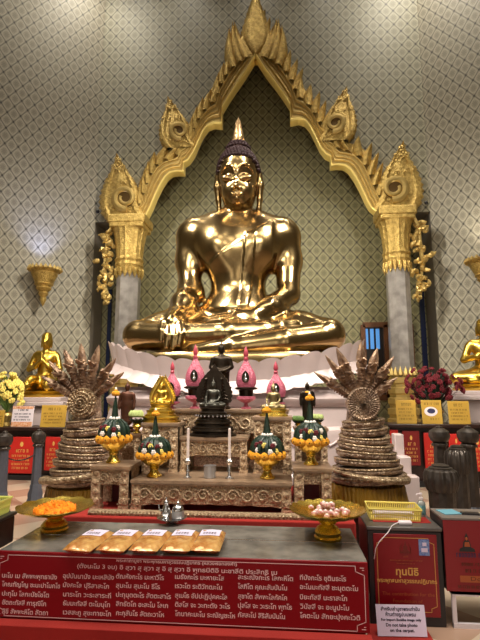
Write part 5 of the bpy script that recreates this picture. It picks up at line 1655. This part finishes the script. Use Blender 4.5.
g.build('gold_lettering', M['gold_ink'], pn, smooth=False)
g = MB()
put_text(g, 'The contribution for the', 0.005, dz_(593.5), .03, yq, width=46 * YD / F_PX)
put_text(g, 'Foundation of', 0.0, dz_(600.5), .03, yq, width=26 * YD / F_PX)
put_text(g, 'มูลนิธิ', 0, dz_(556), .014, yq); scribble(g, -.1, .1, dz_(560), .007, yq, 4); scribble(g, -.06, .06, dz_(563), .006, yq, 5)
g.build('dull_lettering', M['dim_gold_ink'], pn, smooth=False)
em = MB()
zc_ = dz_(548)
em.prism([(-.03, -.03), (.03, -.03), (.024, -.015), (.012, -.008), (.014, .012), (.006, .02), (0, .05), (-.006, .02), (-.014, .012), (-.012, -.008), (-.024, -.015)], -.0015, .0, (0, yq, zc_))
for s in (-1, 1): em.tube([(s * .03, yq, zc_ - .03), (s * .036, yq, zc_), (s * .02, yq, zc_ + .03)], [.003, .003, .001], 5)
em.build('emblem', mat('faint emblem', rgb(112, 30, 26), .5), pn)
st = MB().slab(W(418.5, 550, YD).x - (dbl + dbr) / 2, W(429, 550, YD).x - (dbl + dbr) / 2, -.011, -.009, dz_(554.5), dz_(538.5)).build('sticker', M['blue_sticker'], pn)
mb = MB(); sxc = W(424, 550, YD).x - (dbl + dbr) / 2
mb.slab(sxc - .02, sxc + .02, -.012, -.0112, dz_(551), dz_(547)); mb.slab(sxc - .012, sxc + .014, -.012, -.0112, dz_(545), dz_(541.5))
mb.build('print', M['paper'], st)
# notice leaning on its front
YN_ = WZ(402, 637, 0.013).y
n0, n1 = W(377, 620, YN_).x, W(427, 620, YN_).x
zn0, zn1 = 0.0, W(400, 605.5, YD - .04).z
nt_ = thing('notice', 'white paper notice reading Do not take photo on the carpet, standing before the donation box', 'notice', ((n0 + n1) / 2, YN_, 0.0165), math.radians(3))
nt_.rotation_euler[0] = math.radians(-12)
nw = n1 - n0; nh = W(402, 605, YN_ + .03).z - .013
MB().slab(-nw * .3, nw * .3, .002, .05, 0, .01).build('foot', M['clear'], nt_)
MB().slab(-nw / 2, nw / 2, -.002, .002, 0, nh).build('sheet', M['paper'], nt_, smooth=False)
g = MB()
for body, z, s_, wd in (('สำหรับเช่าบูชาพระเท่านั้น', .176, .03, .80), ('ห้ามถ่ายรูปบนพรม', .14, .032, .62), ('For import Buddha image only', .106, .022, .82), ('Do not take photo', .072, .03, .64), ('on the carpet.', .038, .028, .5)):
    put_text(g, body, 0, z * nh / .205, s_ * nh / .205, -.0032, width=nw * wd, bold=.0008)
g.build('lettering', M['dark_ink'], nt_, smooth=False)
# things on its lid
bk_l, bk_r = W(366, 505, YD + .16).x, W(419, 505, YD + .16).x
kx = (dbl + dbr) / 2
bs = basket(0, YD + .12, bk_r - bk_l, .2, .075, zdt + .004, bk_l + .012, 'yellow plastic basket of white slips on the donation box', M['yellow_plastic'], math.radians(-3))
rc = MB().slab(-dw / 2 + .06, dw / 2 - .03, .10, ydb - YD - .01, zdt, zdt + .004).build('red_mat', M['red_cloth'], loc=(kx, YD, 0)); tag(rc, 'small red felt mat on the donation box lid, under the yellow basket', 'mat')
sl = MB()
for i in range(9): sl.box((0, 0, .003 + i * .004), (bk_r - bk_l - .10 - .004 * (i % 3), .11, .0035), (i % 4 - 1.5) * .03)
o = sl.build('paper_slips', M['white_card'], loc=((bk_l + bk_r) / 2 + .012, YD + .22, zdt + .011)); tag(o, 'stack of white paper slips inside the yellow basket', 'paper', kind='stuff')
ch = thing('phone_charger', 'small white device with a thin white cable on the box lid', 'charger', (W(405, 522, YD + .06).x, YD + .06, zdt))
MB().box((0, 0, .012), (.085, .045, .024)).build('case', M['white_card'], ch, bevel=.008)
lx = ch.location
MB().tube([(-.04, 0, .012), (-.07, -.03, .012), (-.1, -.062, .006), (-.13, -.08, -.03), (-.19, -.09, -.085), (-.215, -.085, -.13), (-.225, -.07, -.2)], .0028, 6).build('cable', M['white_card'], ch)
bt = thing('sanitizer_bottle', 'teal sanitizer bottle with a pump standing on the donation box', 'bottle', (W(421, 500, YD + .26).x, YD + .26, zdt))
MB().lathe([(.026, 0), (.028, .005), (.028, .085), (.024, .10), (.012, .112), (.012, .12)], seg=20).build('bottle', M['clear'], bt)
MB().lathe([(.0285, .018), (.029, .02), (.029, .08), (.0285, .082)], seg=20, cap=False).build('label', mat('teal label', rgb(52, 104, 110), .4, 0, col2=rgb(120, 170, 176), vscale=60), bt)
pm = MB().lathe([(.014, .118), (.014, .132), (.005, .134), (.005, .15), (.01, .152), (.01, .162), (0, .163)], seg=14); pm.tube([(0, 0, .157), (-.03, -.01, .156), (-.034, -.012, .15)], .004, 6)
pm.build('pump', M['white_card'], bt)

# second box on a white shelf frame
YE = YD
ex0 = dbr + .012; ex1 = ex0 + .46
zet = W(455, 518, YE).z; zer = W(460, 591, YE).z
e = thing('donation_box', 'red donation box with seated figure emblem, at the right edge of photo', 'donation box', ((ex0 + ex1) / 2, YE, 0))
ew = ex1 - ex0
MB().slab(-ew / 2, ew / 2, 0, .24, zer, zet - .012).build('body', M['metal_grey'], e, bevel=.004)
MB().slab(-ew / 2 - .004, ew / 2 + .004, -.004, .245, zet - .012, zet).build('lid', mat('dull grey lid', rgb(120, 110, 104), .3), e)
sg = MB().slab(-ew / 2, ew / 2, -.007, 0, zer, zet - .015).build('sign', M['red_panel'], e)
for s in (0, 1):
    for yy in (0.0, .22):
        MB().slab((-ew / 2 + .03) if s == 0 else ew / 2 - .025, (-ew / 2 + .055) if s == 0 else ew / 2, yy, yy + .02, 0, zer).build('leg', M['white_card'], e)
for z in (0.0, .2, zer - .03):
    MB().slab(-ew / 2 + .03, ew / 2, -.002, .02, z, z + .028).build('rail', M['white_card'], e)
MB().slab(-ew / 2 + .03, ew / 2, .0, .24, .195, .205).build('shelf', M['dark_wood'], e)
def ez(py): return W(458, py, YE).z
yq2 = -.0085
em = MB()
cz0 = ez(546); ecx = W(466, 540, YE).x - (ex0 + ex1) / 2
em.prism([(ecx - .05, -.03), (ecx + .05, -.03), (ecx + .045, -.012), (ecx + .026, -.004), (ecx + .02, .03), (ecx + .01, .04), (ecx + .011, .058), (ecx, .085), (ecx - .011, .058), (ecx - .01, .04), (ecx - .02, .03), (ecx - .026, -.004), (ecx - .045, -.012)], -.001, 0, (0, yq2, cz0))
em.build('emblem', M['black'], sg)
em = MB(); em.prism([(ecx - .016, 0), (ecx + .02, 0), (ecx + .014, .028), (ecx - .012, .028)], -.002, -.0012, (0, yq2, cz0)); em.ell((ecx, yq2 - .001, cz0 + .048), (.008, .001, .011), 10, 6)
em.build('emblem_highlight', M['dim_gold_ink'], sg)
g = MB(); scribble(g, -ew / 2 + .07, ew / 2 - .03, ez(554.5), .026, yq2, 11); g.build('blue_lettering', M['blue_ink'], sg, smooth=False)
g = MB()
scribble(g, -ew / 2 + .1, ew / 2 - .06, ez(563.5), .018, yq2, 12); scribble(g, -ew / 2 + .12, ew / 2 - .05, ez(570), .02, yq2, 13)
scribble(g, -ew / 2 + .07, ew / 2 - .03, ez(586), .016, yq2, 14)
g.build('dark_lettering', M['bronze_brown'], sg, smooth=False)
MB().slab(-ew / 2 + .085, ew / 2 - .02, yq2 - .001, yq2, ez(581.5), ez(575)).build('strip', M['dim_gold_ink'], sg)
g = MB(); put_text(g, 'Donation', 0.02, ez(578), .034, yq2 - .0015, width=.2); g.build('strip_lettering', M['bronze_brown'], sg, smooth=False)
pp = W(449, 515, YE + .12)
o = MB().box((0, 0, .003), (.12, .12, .004), .2).build('leaflet', M['cyan_paper'], loc=(W(451, 515, YE + .1).x, YE + .14, zet)); tag(o, 'cyan leaflet lying on the lid of the right donation box', 'leaflet')
o = MB().box((0, 0, .006), (.11, .05, .012), -.1).build('dark_tray', M['metal_grey'], loc=(W(470, 515, YE + .1).x, YE + .1, zet)); tag(o, 'flat dark tray beside the cyan leaflet on right box', 'tray')

# carpet in front
cx1 = W(449, 628, 2.8).x
c = MB().prism([(-3.2, .6), (cx1, .6), (cx1, YD - .014), (tr + .02, YD - .014), (tr + .02, YT - .02), (-3.2, YT - .02)], -0.001, -0.012, (0, 0, 0), (1, 0, 0), (0, 1, 0)).build('carpet', M['red_cloth']); tag(c, 'red carpet on the floor in front of the offering table', 'carpet')

st_ = MB().slab(tl - .3, tr + .005, YT - .10, YT - .016, 0.0125, max(0.02, zpb - .002)).build('carpeted_step', M['red_cloth'], bevel=.004)
tag(st_, 'low red carpeted step along the foot of the offering table', 'step')
# ------------------------------------------------------------------ posts
def stanchion(px, py_top, Y, label, r=.055, m='post_grey'):
    x = W(px, 450, Y).x; h = W(px, py_top, Y).z
    t = thing('stanchion_post', label, 'post', (x, Y, 0), 0, 'slate iron stanchion posts')
    MB().lathe([(r * 2.0, 0), (r * 2.0, .06), (r * 1.7, .10), (r * 1.75, .16), (r * 1.35, .22), (r * 1.4, .25), (r * 1.15, .28)], seg=8).build('base', M['post_grey'], t, ang=30)
    MB().lathe([(r * 1.15, .27), (r * .95, h - .22), (r * 1.0, h - .2)], seg=16, lob=8, lo=.03).build('shaft', M[m], t, ang=30)
    MB().lathe([(r * 1.2, h - .21), (r * 1.25, h - .19), (r * .95, h - .17), (r * 1.35, h - .15), (r * 1.6, h - .1), (r * 1.5, h - .05), (r * .8, h - .015), (r * .5, h - .01), (r * .55, h), (0, h + .02)], seg=24, lob=12, lo=.03).build('knob', M['urn_bronze'], t, ang=40)
    return t, x, h
s1 = stanchion(38, 430, 6.0, 'slate stanchion post before the red boards, left of the naga')
s2 = stanchion(4, 432, 5.5, 'slate stanchion post at the left edge of the photo', .058)
s3 = stanchion(440, 427, 5.6, 'slate stanchion post behind the nearer bronze urn post', .072, 'urn_bronze')
s4 = stanchion(469, 427, 5.3, 'slate stanchion post at right edge behind the second bronze urn post', .07, 'urn_bronze')
a, b_ = Vector((s2[1], 5.5, s2[2] - .28)), Vector((s1[1], 6.0, s1[2] - .28))
o = MB().tube([a + (b_ - a) * t + Vector((0, 0, -.08 * 4 * t * (1 - t))) for t in [i / 12 for i in range(13)]], .008, 6).build('rope', M['metal_grey'])
tag(o, 'thin dark rope hanging between the two left stanchion posts', 'rope')
def urn(px, py_top, Y, w_px, label, finial=True):
    x = W(px, 470, Y).x; h = W(px, py_top, Y).z; r = w_px * Y / F_PX / 2
    t = thing('urn_post', label, 'post', (x, Y, 0), 0, 'dark bronze urn posts')
    MB().lathe([(r * 1.1, 0), (r * 1.1, .05), (r * .95, .09), (r * .8, .12), (r * .78, h * .5), (r * .80, h * .72)], seg=24, lob=12, lo=.02).build('body', M['urn_bronze'], t, ang=30)
    MB().lathe([(r * .84, h * .72), (r * .98, h * .8), (r * 1.0, h * .88), (r * .9, h * .94), (r * .66, h * .965)], seg=96, lob=14, lo=.06).build('fluted_shoulder', M['urn_bronze'], t, ang=40)
    MB().lathe([(r * .68, h * .96), (r * .7, h * .975), (r * .5, h * .985), (r * .52, h), (r * .3, h + .01), (0, h + .012)], seg=24).build('lid', M['urn_bronze'], t, ang=30)
    return t
urn(440.5, 465, 4.55, 30, 'dark bronze fluted urn post behind the sanitizer bottle')
urn(458, 446, 4.95, 22, 'dark bronze fluted urn post farther right, near the photo edge')

# ------------------------------------------------------------------ counters with boards
def counter(px0, px1, py_top, Y, boards, label, lean_x=None):
    a, b_ = W(px0, py_top, Y), W(px1, py_top, Y)
    zt_ = a.z; w = b_.x - a.x; cx = (a.x + b_.x) / 2
    t = thing('display_counter', label, 'counter', (cx, Y, 0))
    MB().slab(-w / 2, w / 2, -.02, .46, zt_ - .05, zt_).build('top', M['dark_wood'], t, bevel=.01)
    MB().slab(-w / 2 + .05, w / 2 - .05, .12, .42, .06, zt_ - .05).build('cabinet', M['dark_wood'], t)
    MB().slab(-w / 2 + .02, w / 2 - .02, .03, .42, 0, .08).build('kickboard', M['black'], t)
    for i, (q0, q1, p0, p1, m, sd) in enumerate(boards):
        A, B = W(q0, p0, Y), W(q1, p1, Y)
        bo = MB().slab(A.x - cx, B.x - cx, .02, .05, B.z, A.z).build('notice_board', M[m], t, bevel=.008)
        g = MB(); wd = B.x - A.x; hh = A.z - B.z; mx = (A.x + B.x) / 2 - cx
        scribble(g, mx - wd * .2, mx + wd * .22, A.z - hh * .38, hh * .09, .018, sd)
        for j in range(4): scribble(g, mx - wd * (.36 - .03 * (j % 2)), mx + wd * (.34 - .04 * (j % 2)), A.z - hh * (.52 + .11 * j), hh * .06, .018, sd + j + 1)
        e_ = [(mx + wd * .07 * math.cos(q), A.z - hh * .2 + hh * .07 * math.sin(q)) for q in [2 * PI * i_ / 10 for i_ in range(10)]]
        g.add([(u, .0185, w_) for u, w_ in e_], [tuple(range(10))])
        g.build('lettering', M['gold_ink'], bo, smooth=False)
    return t, zt_
YK = 7.55
cl, zL = counter(-20, 72, 427, YK, [(9, 32, 437, 474, 'red_board', 21), (45, 60, 437, 471, 'red_board', 31)], 'dark counter with red notice boards, below the yellow flowers at left')
cr, zR = counter(388, 500, 424, YK, [(390, 400, 430, 464, 'red_board', 41), (402.5, 421.5, 431, 466, 'red_dull', 51), (424, 446, 433, 469, 'red_board', 61), (449, 466, 434, 470, 'red_board', 71), (468, 490, 435, 472, 'red_board', 81)],
                 'dark counter with red notice boards, below the red bouquet at right')
def stand_card(px0, px1, py0, py1, Y, zb_, label, m, ink, seed, extra=None):
    A, B = W(px0, py0, Y), W(px1, py1, Y)
    cx = (A.x + B.x) / 2; w = B.x - A.x; h = A.z - zb_
    t = thing('sign_stand', label, 'sign', (cx, Y, zb_)); t.rotation_euler[0] = math.radians(-6)
    cd_ = MB().slab(-w / 2, w / 2, 0, .012, 0.0, h).build('card', M[m], t, bevel=.004)
    g = MB()
    scribble(g, -w * .22, w * .2, h * .82, h * .12, -.001, seed)
    for j in range(4): scribble(g, -w * (.4 - .04 * (j % 2)), w * (.36 - .05 * (j % 2)), h * (.62 - .14 * j), h * .075, -.001, seed + j)
    if extra != 'oval': g.build('lettering', M[ink], cd_, smooth=False)
    else:
        g = MB(); scribble(g, -w * .36, w * .34, h * .84, h * .1, -.001, seed); scribble(g, -w * .1, w * .3, h * .2, h * .08, -.001, seed)
        g.build('lettering', M[ink], cd_, smooth=False)
        el = [(-.05 * w + w * .33 * math.cos(q), h * .52 + h * .2 * math.sin(q)) for q in [2 * PI * i / 24 for i in range(24)]]
        MB().add([(u, -.0012, v) for u, v in el], [tuple(range(24))]).build('oval', M['white_card'], cd_)
        el = [(-.03 * w + w * .2 * math.cos(q), h * .54 + h * .11 * math.sin(q)) for q in [2 * PI * i / 24 for i in range(24)]]
        MB().add([(u, -.0018, v) for u, v in el], [tuple(range(24))]).build('blue_mark', M['blue_ink'], cd_)
    if extra == 'pic':
        MB().slab(-w / 2 + .005, w / 2 - .005, -.002, 0.0, .005, h * .24).build('printed_foot', M['orange_card'], cd_)
        MB().slab(-w / 2 + .005, w / 2 - .005, -.002, 0.0, h * .86, h * .99).build('printed_head', M['orange_card'], cd_)
    return t
stand_card(12, 32, 406, 425, YK + .08, zL, 'white and orange printed card standing on the left counter', 'white_card', 'dark_ink', 5, 'pic')
stand_card(41, 65, 405, 425, YK + .08, zL, 'yellow card with lines of writing on the left counter', 'yellow_card', 'olive_ink', 8)
stand_card(-6, 3, 410, 426, YK + .06, zL, 'yellow card cut by the left edge of the photo', 'yellow_card', 'olive_ink', 9)
stand_card(396, 417, 400, 420, YK + .08, zR, 'yellow card left of the one with a blue oval mark', 'yellow_card', 'olive_ink', 12)
stand_card(421.5, 443, 400, 421, YK + .08, zR, 'yellow card with a white oval and blue mark', 'yellow_card', 'olive_ink', 13, 'oval')
stand_card(448, 471, 401, 422, YK + .08, zR, 'yellow card right of the one with a blue oval mark', 'yellow_card', 'olive_ink', 14)

# small white packet on the shelf under the left counter top
# ------------------------------------------------------------------ bouquets
def bouquet(px, py0, py1, w_px, Y, zb_, label, cm, n, seed, leafm='leaf_light', cd_=None, bs=.042, irr=.0):
    x = W(px, 400, Y).x; k = Y / F_PX
    t = thing('flower_bouquet', label, 'bouquet', (x, Y, zb_))
    h = W(px, py0, Y).z - zb_; hv = max(.1, W(px, py1, Y).z - zb_); w = w_px * k / 2
    MB().lathe([(w * .28, 0), (w * .3, .01), (w * .18, hv * .3), (w * .36, hv * .75), (w * .28, hv * .95), (w * .34, hv), (w * .25, hv), (w * .2, hv * .7)], seg=20).build('vase', M['gilt_smooth'], t)
    r = random.Random(seed); g = MB()
    cz = (h + hv) / 2; rz_ = (h - hv) / 2
    for i in range(40):
        a = r.uniform(0, 2 * PI); th = r.uniform(-.5, 1.4)
        d = Vector((math.cos(th) * math.cos(a) * w, math.cos(th) * math.sin(a) * w * .7, cz + math.sin(th) * rz_ * .95))
        b0_ = Vector((0, 0, hv * .9)); m_ = (b0_ + d) / 2 + Vector((0, 0, .03))
        g.tube([b0_, m_, d * .97], [.006, .03, .006], 5, flat=.35)
    g.build('foliage', M[leafm], t)
    for i in range(n):
        a = 2 * PI * (i * .618034 % 1); th = math.asin(max(-.55, min(.99, -.55 + 1.5 * (i + .5) / n))); q = r.uniform(.8 - irr, 1.05 + irr)
        c = Vector((math.cos(th) * math.cos(a) * w * q, math.cos(th) * math.sin(a) * w * .6 * q, cz + math.sin(th) * rz_ * q))
        m_ = MB(); R = bs * r.uniform(.8, 1.2)
        out = Vector((c.x, c.y, c.z - cz)).normalized(); s1_ = out.cross(Vector((0, 0, 1))).normalized(); s2_ = out.cross(s1_)
        for p_ in range(6):
            an = 2 * PI * p_ / 6 + i
            m_.ell(c + (s1_ * math.cos(an) + s2_ * math.sin(an)) * R * .75, (R * .5, R * .5, R * .5), 6, 4)
        m_.ell(c + out * R * .2, (R * .45, R * .45, R * .45), 6, 4)
        m_.build('blossom', M[cm if not (cd_ and i % 4 == 0) else cd_], t)
bouquet(8, 373, 412, 30, YK + .25, zL, 'round bouquet of pale yellow flowers on the left counter', 'petal_yellow', 40, 3, bs=.06, irr=.12)
bouquet(434, 369, 408, 46, YK + .40, zR, 'wide bouquet of dark red flowers on the right counter', 'petal_red', 99, 4, 'leaf', 'petal_red', bs=.043, irr=.2)

# white marble stair cheek beside the right naga
xa, xb = W(396, 450, 6.1).x, W(413, 480, 6.1).x
st_ = thing('marble_steps', 'white marble stair blocks standing right of the right naga', 'steps', ((xa + xb) / 2, 6.1, 0))
for k, (d_, px_, py_) in enumerate(((0.0, 400, 433), (0.18, 407, 455), (0.36, 415, 474))):
    xx = W(px_, py_, 6.1 - d_).x
    MB().slab(xa - st_.location.x - 0.05, xx - st_.location.x, -d_ - 0.18, -d_, 0, W(px_, py_, 6.1 - d_).z).build('step', M['marble_white'], st_, bevel=0.012)
# ------------------------------------------------------------------ camera
cd = bpy.data.cameras.new('camera'); cam = bpy.data.objects.new('camera', cd); COL.objects.link(cam)
cd.sensor_fit = 'VERTICAL'; cd.sensor_height = 36.0; cd.lens = 36.0 * F_PX / 640.0
cd.clip_end = 100
Rm = Matrix((RGT, UPV, -FWD)).transposed().to_4x4(); Rm.translation = CAM
cam.matrix_world = Rm
scene.camera = cam

# ------------------------------------------------------------------ lights
def light(name, kind, loc, target, power, col, **k):
    d = bpy.data.lights.new(name, kind); d.energy = power; d.color = col
    for a, v in k.items(): setattr(d, a, v)
    o = bpy.data.objects.new(name, d); COL.objects.link(o); o.location = loc
    if target is not None:
        o.rotation_euler = (Vector(target) - Vector(loc)).to_track_quat('-Z', 'Y').to_euler()
    return o
WARM = (1.0, 0.86, 0.68); NEUT = (1.0, 0.93, 0.80)
# unseen fill lights added over the hall, also mirrored in the gold
for x, y, p in ((-3.2, 0.5, 75), (2.4, 0.5, 75), (-0.4, -2.5, 75)):
    light('hall_fill', 'AREA', (x, y, 9.5), (x, y, 0), p, NEUT, shape='DISK', size=2.6)
# spots trained on the statue from high on both sides
for x in (-4.2, 3.0):
    light('statue_lamp', 'AREA', (x, 3.4, 8.6), (-0.6, 7.0, 3.6), 190, NEUT, shape='RECTANGLE', size=0.45, size_y=2.6, spread=math.radians(75))
# wall washers in the ceiling cove: they graze the papered walls and leave the niche in shade
for x, p in ((XL + 0.5, 240), (-2.4, 170), (AX, 110), (1.5, 190), (XR - 0.35, 520)):
    light('wall_washer', 'SPOT', (x, 8.7, 12.7), (x, 10.0, 7.2), p, NEUT, spot_size=math.radians(80), spot_blend=1.0, shadow_soft_size=0.15)
for p0_, d_, n_, u_, p in ((p0L, DL, nL, 0.75, 560), (p0L, DL, nL, 2.6, 260), (p0R, DR, nR, 0.8, 420), (p0R, DR, nR, 2.6, 260)):
    q = p0_ + d_ * u_ + n_ * 1.1
    light('wall_washer', 'SPOT', (q.x, q.y, 12.7), (q.x - n_.x * 1.1, q.y - n_.y * 1.1, 6.5), p, NEUT, spot_size=math.radians(80), spot_blend=1.0, shadow_soft_size=0.15)
# sconce lamps shine up the wall
for (c_, rt_), colr, pw_ in ((sc1, (0.38, 0.48, 1.0), 110), (sc2, (1.0, 0.93, 0.8), 110)):
    light('sconce_lamp', 'SPOT', c_ + Vector((0, 0, -0.02)), c_ + Vector((0, 0, 1)), pw_, colr, spot_size=math.radians(95), spot_blend=1.0, shadow_soft_size=0.06)
# unseen spots added behind the statue to brighten the arch lip
for s_ in (-1, 1):
    light('arch_lip_fill', 'SPOT', (AX + s_ * 1.0, 9.3, 2.0), (AX + s_ * 1.35, 9.9, 7.6), 70, WARM, spot_size=math.radians(75), spot_blend=1.0, shadow_soft_size=0.1)
# unseen fill lights added over the altar and the offering table
light('altar_fill', 'AREA', (-1.6, 2.4, 5.0), (-0.9, 4.5, 0.8), 80, NEUT, shape='DISK', size=1.5)
light('altar_fill', 'AREA', (0.8, 2.4, 5.0), (0.0, 4.5, 0.8), 80, NEUT, shape='DISK', size=1.5)
w = bpy.data.worlds.new('world'); scene.world = w; w.use_nodes = True
w.node_tree.nodes['Background'].inputs[0].default_value = (0.9, 0.8, 0.7, 1)
w.node_tree.nodes['Background'].inputs[1].default_value = 0.05
vs = scene.view_settings
vs.view_transform = 'Standard'; vs.look = 'None'; vs.gamma = 1.0; vs.use_curve_mapping = False
vs.exposure = 0.3
